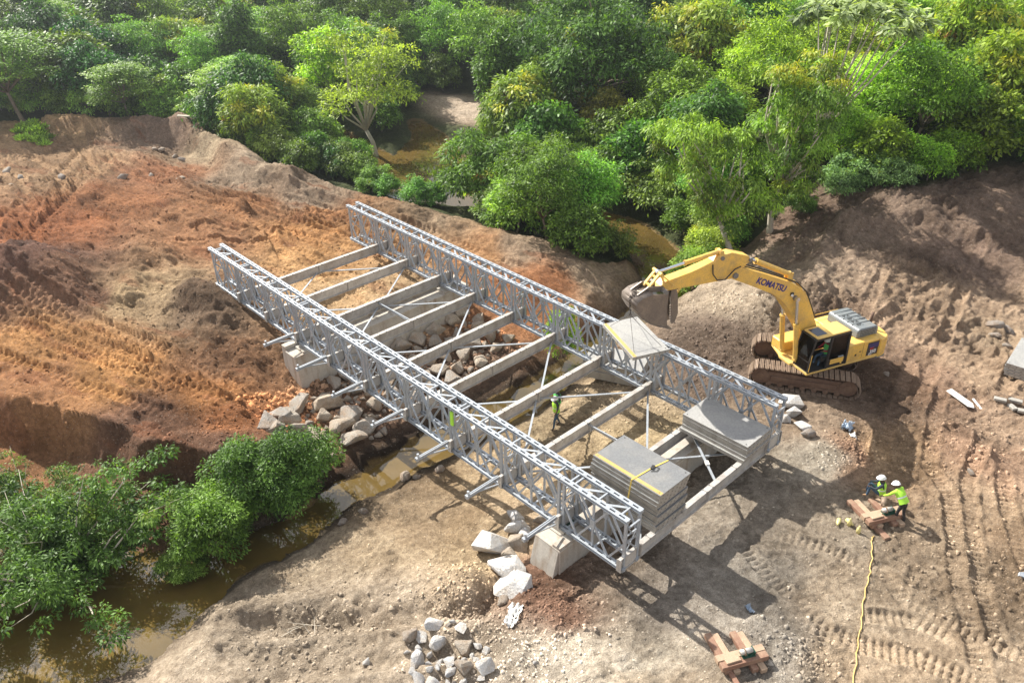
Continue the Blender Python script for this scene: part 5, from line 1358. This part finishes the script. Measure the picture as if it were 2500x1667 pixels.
# loose gravel and clods: nobody could count them
def pebbles(name, label, n, zone, smin, smax, seed, mat, tint):
    r = np.random.default_rng(seed)
    base = np.array([(1, 0, -.2), (-.5, .87, -.2), (-.5, -.87, -.2), (.45, .3, .62), (-.35, .5, .55), (-.1, -.6, .5)])
    fc = np.array([(0, 1, 3), (1, 4, 3), (1, 2, 4), (2, 5, 4), (2, 0, 5), (0, 3, 5), (3, 4, 5)])
    P = []; S = []
    while len(P) < n:
        x, y = zone(r)
        i = np.searchsorted(gx, x); j = np.searchsorted(gy, y)
        if forest[min(i, nx - 1), min(j, ny - 1)] > .3 or rv[min(i, nx - 1), min(j, ny - 1)] < .1: continue
        P.append((x, y, GZ(x, y))); S.append(smin + (smax - smin) * r.random() ** 3)
    P = np.array(P); S = np.array(S)
    a = r.random(n) * 6.28; c, s = np.cos(a), np.sin(a)
    b = base[None] * (1 + .3 * r.normal(size=(n, 6, 1)))
    V = np.stack([b[..., 0] * c[:, None] - b[..., 1] * s[:, None], b[..., 0] * s[:, None] + b[..., 1] * c[:, None], b[..., 2]], -1) * S[:, None, None] + P[:, None, :]
    F = (fc[None] + (np.arange(n) * 6)[:, None, None]).reshape(-1, 3)
    me = np_mesh(name, V.reshape(-1, 3), F)
    col = np.array([GC(p[0], p[1]) for p in P]) * (tint + .5 * r.random((n, 1)))
    at = me.attributes.new('soil', 'FLOAT_COLOR', 'POINT'); at.data.foreach_set('color', np.c_[np.repeat(np.clip(col, 0, .8), 6, 0), np.ones(n * 6)].astype(np.float32).ravel())
    return tag(link(name, me, mat), label, 'gravel', kind='stuff')
def clodmat(name):
    m, nt, b = newmat(name); at = nt.nodes.new('ShaderNodeAttribute'); at.attribute_name = 'soil'
    nt.links.new(at.outputs['Color'], b.inputs['Base Color']); b.inputs['Roughness'].default_value = .95; b.inputs['Specular IOR Level'].default_value = .2
    return m
M['clod'] = clodmat('soil_clods')
pebbles('gravel', 'loose gravel scattered over the near bank', 9000, lambda r: (r.uniform(20, 43), r.uniform(-17, 20)), .012, .055, 5, M['clod'], .95)
pebbles('rubble', 'small broken rubble filling the gaps of the riprap', 2600, lambda r: (r.uniform(10.2, 15.4), r.uniform(-9.4, 5.6)), .03, .2, 15, M['clod'], 1.5)
pebbles('rock_chips', 'pale rock chips around the rock heap and sand patch', 1500, lambda r: (r.normal(29.6, 1.7), r.normal(-9.6, 1.5)), .012, .09, 16, M['clod'], 1.1)
def clodzone(r):
    c = [(23, 11, 1.9), (22, 13.5, 2), (24.5, 8.5, 1.3), (32.3, 7.6, .7), (35.5, 11.5, 1.6), (25.8, -8.6, .9), (27.3, -9.2, .7), (13, -10.5, 1.6), (24, 24, 3), (22, 5.5, 1.5), (38.5, 5, 2), (29.3, -7.2, .8), (23.6, -13.2, 1.2), (27, 17, 2.5), (36.3, -3.2, .8)][r.integers(15)]
    return c[0] + r.normal() * c[2], c[1] + r.normal() * c[2]
pebbles('soil_clods', 'crumbly soil clods on the dug banks', 8000, clodzone, .02, .11, 6, M['clod'], .72)
pebbles('orange_clods', 'crumbly orange clods on the bulldozed plateau', 7000, lambda r: (r.uniform(-34, 13), r.uniform(-17, 9)), .03, .13, 8, M['clod'], .62)

# ------------------------------------------------------------------ driftwood and brush
def brush(name, label, x, y, n, R, h, mat, seed, z=None):
    r = random.Random(seed); m = MB()
    for i in range(n):
        a = r.uniform(0, 6.28); p = Vector((r.gauss(0, R * .5), r.gauss(0, R * .5), r.uniform(0, h * .6))); d = Vector((math.cos(a), math.sin(a), r.uniform(-.15, .7))).normalized()
        L = r.uniform(.3, 1) * R; m.tube([p - d * L * .5, p + Vector((0, 0, r.uniform(-.05, .08))), p + d * L * .5], [.012, .016, .005], 4)
    o = m.build(name, mat); o.location = (x, y, GZ(x, y) if z is None else z)
    return tag(o, label, 'brushwood', kind='stuff')
brush('brushwood', 'reddish dead brushwood on the bank above the brown water', 11.6, 19.3, 150, .9, .8, M['twig'], 1)
brush('brushwood', 'small reddish heap of twigs standing in the brown water', 13.3, 19.9, 90, .5, .5, M['twig'], 2, -3)
brush('driftwood', 'grey tangle of driftwood at the foot of the far trees', -1.5, 24.6, 120, 1.3, .6, M['bark_p'], 3)
brush('dry_stalks', 'dry stalks lying on the near bank slope', 23.0, -14.0, 16, 1.3, .05, M['bark_p'], 4)

# ------------------------------------------------------------------ timber cribs, winches, litter
def timber(x, y, z, rz, L, w, h, label, mat='timber', group=None, tilt=0):
    m = MB(); m.span((-L / 2, -w / 2, 0), (L / 2, w / 2, h)); o = m.build('timber_baulk', M[mat], None, .012, False, (x, y, z), (0, tilt, rz))
    return tag(o, label, 'timber', group)
def jack(x, y, z, rz, label):
    t = tag(empty('roller_jack', (x, y, z), rz), label, 'jack')
    m = MB(); m.span((-.22, -.14, 0), (.22, .14, .03)); m.span((-.2, -.13, .03), (-.17, .13, .2)); m.span((.08, -.13, .03), (.11, .13, .2)); m.prism([(-.17, .03), (-.02, .03), (-.17, .2)], -.1, .1, 'y'); m.build('base', M['green'], t)
    m = MB(); m.tube([(-.14, 0, .17), (.26, 0, .17)], .085, 14); m.build('drum', M['steel_tr'], t, 0, True)
    m = MB(); m.tube([(.12, 0, .17), (.15, 0, .17)], .13, 14); m.build('flange', M['track'], t, 0)
    return t
def crib(cx, cy, rz, who):
    g = GZ(cx, cy) - .02; c, s = math.cos(rz), math.sin(rz)
    def L(u, v): return cx + u * c - v * s, cy + u * s + v * c
    for i, u in enumerate((-.62, -.36, .30, .56)):
        x, y = L(u * .9, .25 - .08 * i); timber(x, y, g, rz + PI / 2 + rr.uniform(-.04, .04), 1.5, .22, .18, 'reddish hardwood baulk laid on the ground under ' + who, 'timber_lt' if i % 2 else 'timber', 'bottom timbers ' + who)
    x, y = L(0, -.10); timber(x, y, g + .181, rz, 1.65, .24, .2, 'pale bleached baulk across the middle of ' + who, 'timber_lt')
    x, y = L(0, -.36); timber(x, y, g + .181, rz + .01, 1.62, .24, .2, 'dark red baulk along the outer edge of ' + who, 'timber')
    x, y = L(-.38, -.30); timber(x, y, g + .382, rz + .03, .5, .2, .06, 'short wooden packing block on ' + who, 'timber_lt')
    x, y = L(.18, -.22); jack(x, y, g + .382, rz + PI, 'dark green roller jack resting on ' + who)
    return g
crib(34.75, -4.45, math.radians(62), 'the unattended timber crib')
g2 = crib(35.0, 4.75, math.radians(62), 'the crib by the crouching workers')
x, y = 35.35, 4.1; timber(x, y, GZ(x, y), math.radians(-25), .95, .24, .14, 'dark timber offcut in the shade of the workers crib', 'timber')
x, y = 34.95, -5.4; timber(x + .3, y + .1, GZ(x, y), math.radians(-28), 1.7, .16, .1, 'dark plank half buried beside the unattended crib', 'timber')
m = MB(); x, y = 34.95, 5.15; m.tube([(0, -.2, .12), (0, .2, .12)], .11, 12); m.tube([(0, -.28, .12), (0, .28, .12)], .05, 8); o = m.build('cable_drum', M['track'], None, 0, True, (x, y, g2 + .382), (0, 0, .4)); tag(o, 'brown cable drum on the crib between the workers', 'drum')
# hose
hp = [(35.32, 3.75), (35.42, 3.4), (35.75, 2.7), (36.05, 2.0), (36.25, 1.3), (36.5, .5), (36.8, -.2), (37.1, -1.0), (37.4, -1.8), (37.75, -2.7), (38.2, -3.8), (38.6, -4.9)]
pts = []
for (a, b) in zip(hp[:-1], hp[1:]):
    for k in range(4):
        t = k / 4; x = a[0] + (b[0] - a[0]) * t + .03 * math.sin(7 * (a[1] + t)); y = a[1] + (b[1] - a[1]) * t; pts.append((x, y, GZ(x, y) + .035))
m = MB(); m.tube(pts, .022, 8); tag(m.build('air_hose', M['hose'], None, 0, True), 'yellow hose running over the tracked ground from the crib', 'hose')
# bottles
for i, (x, y, a, st) in enumerate(((34.05, 3.55, .3, 0), (34.25, 3.75, 1.2, 0), (34.42, 3.62, 2.0, 1), (34.85, 3.48, 0, 1))):
    m = MB(); m.tube([(0, 0, 0), (0, 0, .2), (0, 0, .26), (0, 0, .28), (0, 0, .34)], [.08, .08, .045, .035, .035], 12)
    o = m.build('plastic_bottle', M['bottle'], None, 0, True, (x, y, GZ(x, y) + (.0 if st else .085)), (0, 0, 0) if st else (PI / 2, 0, a))
    tag(o, 'cream-yellow plastic bottle standing alone on the gravel' if i == 3 else 'cream-yellow plastic bottle in the clutter near the workers crib', 'bottle', None if i == 3 else 'bottles near the crib')
# crumpled sheets and litter
def crumple(name, label, x, y, sx, sy, h, mat, seed, rz=0, cat='litter'):
    r = np.random.default_rng(seed); n = 13
    u, v = np.meshgrid(np.linspace(-1, 1, n), np.linspace(-1, 1, n), indexing='ij')
    xx = u * sx * (1 + .25 * r.normal(size=u.shape) * .4); yy = v * sy * (1 + .25 * r.normal(size=u.shape) * .4)
    zz = h * np.abs(vnoise(u * 2.2 + seed, v * 2.2, seed)) * 1.6 + .02
    P = []
    for a, b, c in zip(xx.ravel(), yy.ravel(), zz.ravel()):
        wx_, wy_ = x + a * math.cos(rz) - b * math.sin(rz), y + a * math.sin(rz) + b * math.cos(rz); P.append((a, b, GZ(wx_, wy_) + c - GZ(x, y)))
    idx = np.arange(n * n).reshape(n, n); Q = np.stack([idx[:-1, :-1], idx[1:, :-1], idx[1:, 1:], idx[:-1, 1:]], -1).reshape(-1, 4)
    keep_ = [q for q in Q if r.random() > .06]
    me = np_mesh(name, P, keep_); o = link(name, me, mat, None, (x, y, GZ(x, y)), (0, 0, rz))
    sm = o.modifiers.new('thickness', 'SOLIDIFY'); sm.thickness = .012
    return tag(o, label, cat)
crumple('plastic_sheet', 'crumpled white plastic sheet on the dry slope below the abutment', 28.5, -8.35, .22, .5, .14, M['cloth_w'], 3, .5)
crumple('cloth_bundle', 'blue and white cloth bundle dropped on the gravel near the tracks', 31.5, 9.25, .2, .3, .22, M['cloth_b'], 4, .2)
crumple('paper_scrap', 'white paper scrap near the cloth bundle', 32.0, 8.8, .12, .2, .05, M['cloth_w'], 5, .8)
crumple('plastic_bag', 'pale blue plastic bag lying in the shadow of the tall stack', 34.0, -2.55, .1, .2, .08, M['cloth_b'], 7, 1.0)
x, y = 34.25, 14.55
m = MB(); m.prism([(-.7, -.16), (.55, -.2), (.75, -.05), (.5, .16), (-.7, .18)], 0, .03, 'z'); o = m.build('white_board', M['cloth_w'], None, 0, False, (x, y, GZ(x, y) + .03), (.04, .05, -.35)); tag(o, 'broken white board lying on the brown yard', 'board')
m = MB(); m.span((-.4, -.04, 0), (.4, .04, .05)); o = m.build('batten', M['white'], None, 0, False, (x + .65, y + .25, GZ(x + .65, y + .25) + .02), (0, .05, -.75)); tag(o, 'thin pale batten beside the broken white board', 'batten')
for i, (dx, dy, a, L_) in enumerate(((1.35, .75, .3, .5), (1.75, 1.2, .25, .75), (1.9, .75, -.6, .4), (2.4, .85, .4, .6))):
    xx, yy = x + dx, y + dy
    m = MB(); m.span((-L_ / 2, -.12, 0), (L_ / 2, .12, .12)); o = m.build('concrete_offcut', M['deck_side'], None, .01, False, (xx, yy, GZ(xx, yy)), (0, 0, a)); tag(o, 'grey block offcut in the row beyond the broken white board', 'block', 'grey offcuts in the yard')
x, y = 40.2, 5.6
m = MB(); m.prism([(-.55, 0), (.45, -.1), (.6, .2), (.1, .32), (-.5, .15)], 0, .1, 'z'); o = m.build('metal_scrap', M['steel'], None, .01, False, (x, y, GZ(x, y)), (.25, .1, .6)); tag(o, 'bent grey metal scrap in the soft brown soil', 'scrap')
x, y = -29.6, 7.0
m = MB(); m.span((-.9, -.2, 0), (.9, .2, .12)); m.bar((-.8, 0, .0), (-1.1, .1, -.5), .12, .12); o = m.build('fallen_log', M['bark_p'], None, .03, False, (x, y, GZ(x, y) + .05), (0, .1, .9)); tag(o, 'grey plank lying on the crest of the berm', 'plank')

# ------------------------------------------------------------------ people
def person(label, loc, rz, J, cloth, helmet=True, vest=None, scale=1.0):
    """J: joints in metres, x forward, y left. One skinned body, materials by limb."""
    t = tag(empty('person', loc, rz), label, 'person'); t.scale = (scale,) * 3
    order = ['pel', 'spi', 'chest', 'neck', 'head', 'crown', 'shL', 'elL', 'wrL', 'haL', 'shR', 'elR', 'wrR', 'haR', 'hiL', 'knL', 'anL', 'toL', 'hiR', 'knR', 'anR', 'toR']
    rad = dict(pel=.145, spi=.13, chest=.15, neck=.06, head=.095, crown=.075, sh=.075, el=.048, wr=.034, ha=.038, hi=.095, kn=.062, an=.048, to=.04)
    vs = [Vector(J[o]) for o in order]; ix = {o: i for i, o in enumerate(order)}
    ed = [('pel', 'spi'), ('spi', 'chest'), ('chest', 'neck'), ('neck', 'head'), ('head', 'crown')]
    for s in 'LR': ed += [('chest', 'sh' + s), ('sh' + s, 'el' + s), ('el' + s, 'wr' + s), ('wr' + s, 'ha' + s), ('pel', 'hi' + s), ('hi' + s, 'kn' + s), ('kn' + s, 'an' + s), ('an' + s, 'to' + s)]
    me = bpy.data.meshes.new('body'); me.from_pydata(vs, [(ix[a], ix[b]) for a, b in ed], [])
    o = bpy.data.objects.new('body', me); COL.objects.link(o)
    o.modifiers.new('skin', 'SKIN')
    for i, nm in enumerate(order):
        k = nm[:2] if nm[-1] in 'LR' else nm
        r_ = rad[k]; me.skin_vertices[0].data[i].radius = (r_ * (1.25 if nm in ('pel', 'spi', 'chest') else 1), r_); me.skin_vertices[0].data[i].use_root = nm == 'pel'
    sub = o.modifiers.new('sub', 'SUBSURF'); sub.levels = 1; sub.render_levels = 1
    dg = bpy.context.evaluated_depsgraph_get(); bme = bpy.data.meshes.new_from_object(o.evaluated_get(dg)); bpy.data.objects.remove(o)
    bme.name = 'body'; bme.materials.clear()
    for k in ('skin', cloth['shirt'], cloth['trousers'], cloth['boot']): bme.materials.append(M[k])
    # fingers: four and a thumb on each hand
    bm = bmesh.new(); bm.from_mesh(bme)
    mb = MB()
    for s in 'LR':
        w_, h_ = Vector(J['wr' + s]), Vector(J['ha' + s]); d = (h_ - w_).normalized(); sd = d.orthogonal().normalized()
        for k, (o_, L_) in enumerate(((-.028, .060), (-.009, .074), (.010, .070), (.028, .052))):
            b0 = h_ + d * .02 + sd * o_; mb.tube([b0, b0 + d * L_ * .5, b0 + d * L_ * .85 - Vector((0, 0, L_ * .35))], [.010, .009, .006], 5)
        b0 = w_.lerp(h_, .55) + sd * .03; mb.tube([b0, b0 + sd * .035 + d * .02, b0 + sd * .045 + d * .05], [.012, .010, .007], 5)
    fm = mb.mesh('fingers'); bm.from_mesh(fm); bm.to_mesh(bme); bm.free()
    segs = []
    for a, b in ed:
        k = b[:2] if b[-1] in 'LR' else b
        mi = {'spi': 1, 'chest': 1, 'neck': 1, 'head': 0, 'crown': 0, 'sh': 1, 'el': 1, 'wr': 1 if cloth.get('long') else 0, 'ha': 0, 'hi': 2, 'kn': 2, 'an': 2, 'to': 3}[k]
        segs.append((Vector(J[a]), Vector(J[b]), mi))
    for p in bme.polygons:
        c = p.center; best = 9; bi = 0
        for a, b, mi in segs:
            ab = b - a; tt = max(0, min(1, (c - a).dot(ab) / ab.length_squared)); dd = (a + ab * tt - c).length
            if dd < best: best = dd; bi = mi
        p.material_index = bi; p.use_smooth = True
    link('body', bme, None, t)
    hd = Vector(J['head']); cr_ = Vector(J['crown']); ax = (cr_ - hd).normalized()
    q_ = ax.to_track_quat('Z', 'Y')
    fdir_ = Vector(J.get('face', (1, 0, 0))); fdir_ = (fdir_ - ax * fdir_.dot(ax)).normalized(); sd = ax.cross(fdir_)
    m = MB(); f0 = hd + fdir_ * .088 + ax * .01
    m.box(f0 - ax * .01 + fdir_ * .012, (.035, .03, .045), fdir_.to_track_quat('X', 'Z').to_matrix())
    m.build('nose', M['skin'], t)
    m = MB()
    for s in (-1, 1): m.box(hd + sd * s * .095, (.04, .025, .06), fdir_.to_track_quat('X', 'Z').to_matrix())
    m.build('ears', M['skin'], t)
    m = MB()
    for s in (-1, 1): m.box(f0 + sd * s * .033 + ax * .025 - fdir_ * .004, (.012, .026, .012), fdir_.to_track_quat('X', 'Z').to_matrix())
    m.box(f0 - ax * .06 - fdir_ * .002, (.012, .05, .012), fdir_.to_track_quat('X', 'Z').to_matrix())
    m.build('eyes_and_mouth', M['black'], t)
    if helmet:
        m = MB(); ring = 14; rows = []
        for j in range(6):
            e = j / 5 * PI / 2
            rows.append([hd + ax * (.055 + .125 * math.sin(e)) + (fdir_ * math.cos(2 * PI * k / ring) * 1.18 + sd * math.sin(2 * PI * k / ring)) * (.128 * math.cos(e) + .002) for k in range(ring)])
        brim = [hd + ax * .05 + (fdir_ * math.cos(2 * PI * k / ring) * (1.5 if math.cos(2 * PI * k / ring) > .3 else 1.22) + sd * math.sin(2 * PI * k / ring) * 1.05) * .135 for k in range(ring)]
        rows = [brim] + rows; V_ = [v for r_ in rows for v in r_]; F_ = [(j * ring + k, j * ring + (k + 1) % ring, (j + 1) * ring + (k + 1) % ring, (j + 1) * ring + k) for j in range(len(rows) - 1) for k in range(ring)]
        m.add(V_, F_); m.build('helmet', M['helmet'], t, 0, True)
    else:
        m = MB(); m.box(hd + ax * .06, (.19, .17, .12), q_.to_matrix(), 0, .6); m.build('hair', M['black'], t, .03, True)
    if vest:
        m = MB(); ring = 14; rows = []
        up_ = Vector((0, 0, 1))
        P_ = [Vector(J['pel']) , Vector(J['spi']), Vector(J['chest']), Vector(J['chest']).lerp(Vector(J['neck']), .75)]
        R1 = [(.155, .21), (.15, .195), (.165, .21), (.10, .15)]
        lat = (Vector(J['shL']) - Vector(J['shR'])).normalized()
        for p_, (a_, b_) in zip(P_, R1):
            axp = (Vector(J['chest']) - Vector(J['pel'])).normalized(); fr_ = lat.cross(axp).normalized()
            rows.append([p_ + fr_ * math.cos(2 * PI * k / ring) * a_ + lat * math.sin(2 * PI * k / ring) * b_ for k in range(ring)])
        V_ = [v for r_ in rows for v in r_]; F_ = [(j * ring + k, j * ring + (k + 1) % ring, (j + 1) * ring + (k + 1) % ring, (j + 1) * ring + k) for j in range(3) for k in range(ring)]
        m.add(V_, F_); v_ = m.build('vest', M[vest], t, 0, True)
        m = MB()
        rr_ = [[p + (p - P_[1]).normalized() * .0 for p in rows[1]]]
        c_ = P_[1]; axp = (P_[2] - P_[0]).normalized()
        a_ = [c_ + (p - c_) * 1.03 + axp * .02 for p in rows[1]]; b_ = [c_ + (p - c_) * 1.03 + axp * .075 for p in rows[1]]
        m.add(a_ + b_, [(k, (k + 1) % ring, ring + (k + 1) % ring, ring + k) for k in range(ring)]); m.build('reflective_band', M['tape'], v_)
    return t
def stand(lean=0.0, arms=None, stride=.0, bendk=0):
    J = {}
    s, c = math.sin(lean), math.cos(lean)
    pel = Vector((0, 0, .95)); J['pel'] = pel
    up_ = Vector((s, 0, c))
    J['spi'] = pel + up_ * .2; J['chest'] = pel + up_ * .42; J['neck'] = pel + up_ * .58; J['head'] = pel + up_ * .69 + Vector((.02, 0, 0)); J['crown'] = J['head'] + Vector((s * .5, 0, c)).normalized() * .08
    for k, n in ((1, 'L'), (-1, 'R')):
        J['sh' + n] = J['chest'] + up_ * .10 + Vector((0, k * .19, 0))
        if arms: e, w_ = arms[n]; J['el' + n] = J['sh' + n] + Vector(e); J['wr' + n] = J['el' + n] + Vector(w_)
        else: J['el' + n] = J['sh' + n] + Vector((-.04 + .08 * k * (stride > 0), k * .05, -.28)); J['wr' + n] = J['el' + n] + Vector((.10 + .05 * k * (stride > 0), 0, -.22))
        J['ha' + n] = J['wr' + n] + (Vector(J['wr' + n]) - Vector(J['el' + n])).normalized() * .08
        J['hi' + n] = pel + Vector((0, k * .095, -.06)); f = stride * k
        J['kn' + n] = Vector((f * .6 + .04, k * .11, .50)); J['an' + n] = Vector((f - (.05 if f < 0 else 0), k * .12, .09)); J['to' + n] = Vector((f + .16, k * .14, .045))
    J['face'] = (1, 0, -.3)
    return J
def seat(knee=.45, fwd=.42, arms=None, lean=.25):
    J = {}; pel = Vector((0, 0, .16)); J['pel'] = pel; s, c = math.sin(lean), math.cos(lean); up_ = Vector((s, 0, c))
    J['spi'] = pel + up_ * .2; J['chest'] = pel + up_ * .42; J['neck'] = pel + up_ * .58; J['head'] = pel + up_ * .69 + Vector((.03, 0, 0)); J['crown'] = J['head'] + Vector((.2, 0, 1)).normalized() * .08
    for k, n in ((1, 'L'), (-1, 'R')):
        J['sh' + n] = J['chest'] + up_ * .1 + Vector((0, k * .19, 0)); J['hi' + n] = pel + Vector((.04, k * .1, -.02))
        J['kn' + n] = Vector((fwd, k * .14, knee)); J['an' + n] = Vector((fwd + .06, k * .14, knee - .42)); J['to' + n] = J['an' + n] + Vector((.16, k * .02, -.04))
        J['el' + n] = J['sh' + n] + Vector((.2, k * .06, -.2)); J['wr' + n] = J['el' + n] + Vector((.22, -k * .08, .02)); J['ha' + n] = J['wr' + n] + Vector((.07, -k * .02, -.01))
    J['face'] = (1, 0, -.35)
    return J
x, y = 20.95, 1.65
person('worker in a lime vest and jeans walking on the stream bank under the bridge', (x, y, GZ(x, y)), math.radians(-100), stand(.12, None, .24), dict(shirt='shirt_dark', trousers='jeans', boot='boot'), True, 'vest')
x, y = 20.55, 2.15
person('worker in a dark shirt and green vest just behind the lime-vested one under the bridge', (x, y, GZ(x, y)), math.radians(-95), stand(.1, None, .16), dict(shirt='shirt_dark', trousers='dark_trouser', boot='boot', long=1), True, 'vest_g')
x, y = 35.68, 5.0
person('worker in lime vest, dark trousers and white helmet bending over the timber crib', (x, y, GZ(x, y)), math.radians(165), stand(.75, {'L': ((.16, .04, -.26), (.2, 0, -.2)), 'R': ((.14, -.05, -.26), (.18, 0, -.2))}, .08), dict(shirt='vest', trousers='dark_trouser', boot='boot', long=1), True, 'vest')
x, y = 34.62, 5.72
J = seat(.46, .46, None, .15)
person('worker in jeans and white helmet sitting with knees up on the timber crib', (x, y, g2 + .2), math.radians(205), J, dict(shirt='shirt_dark', trousers='jeans', boot='tan_boot', long=1), True, 'vest')
x, y = -30.9, 33.5
person('distant person standing on the sand path beyond the pool', (x, y, GZ(x, y)), math.radians(-60), stand(.02, None, .05), dict(shirt='shirt_dark', trousers='dark_trouser', boot='boot'), False, None)
op = exm @ Vector((-.28, .96, 1.52))
person('excavator operator in red shirt, green vest and white helmet seated in the cab', op, math.radians(-110.6), seat(.10, .50, None, .05), dict(shirt='shirt_red', trousers='jeans', boot='boot', long=1), True, 'vest_g')

# ------------------------------------------------------------------ haze: thin dusty air lit by the low sun
hm2 = bpy.data.materials.new('dusty_air'); hm2.use_nodes = True
nt = hm2.node_tree; nt.nodes.clear()
ho = nt.nodes.new('ShaderNodeOutputMaterial'); pv = nt.nodes.new('ShaderNodeVolumePrincipled')
pv.inputs['Color'].default_value = (.86, .93, 1.0, 1); pv.inputs['Density'].default_value = .0005; pv.inputs['Anisotropy'].default_value = .7
nt.links.new(pv.outputs[0], ho.inputs['Volume'])
m = MB(); m.span((-340, -170, -6), (230, 340, 42)); tag(m.build('haze', hm2), kind='stuff')
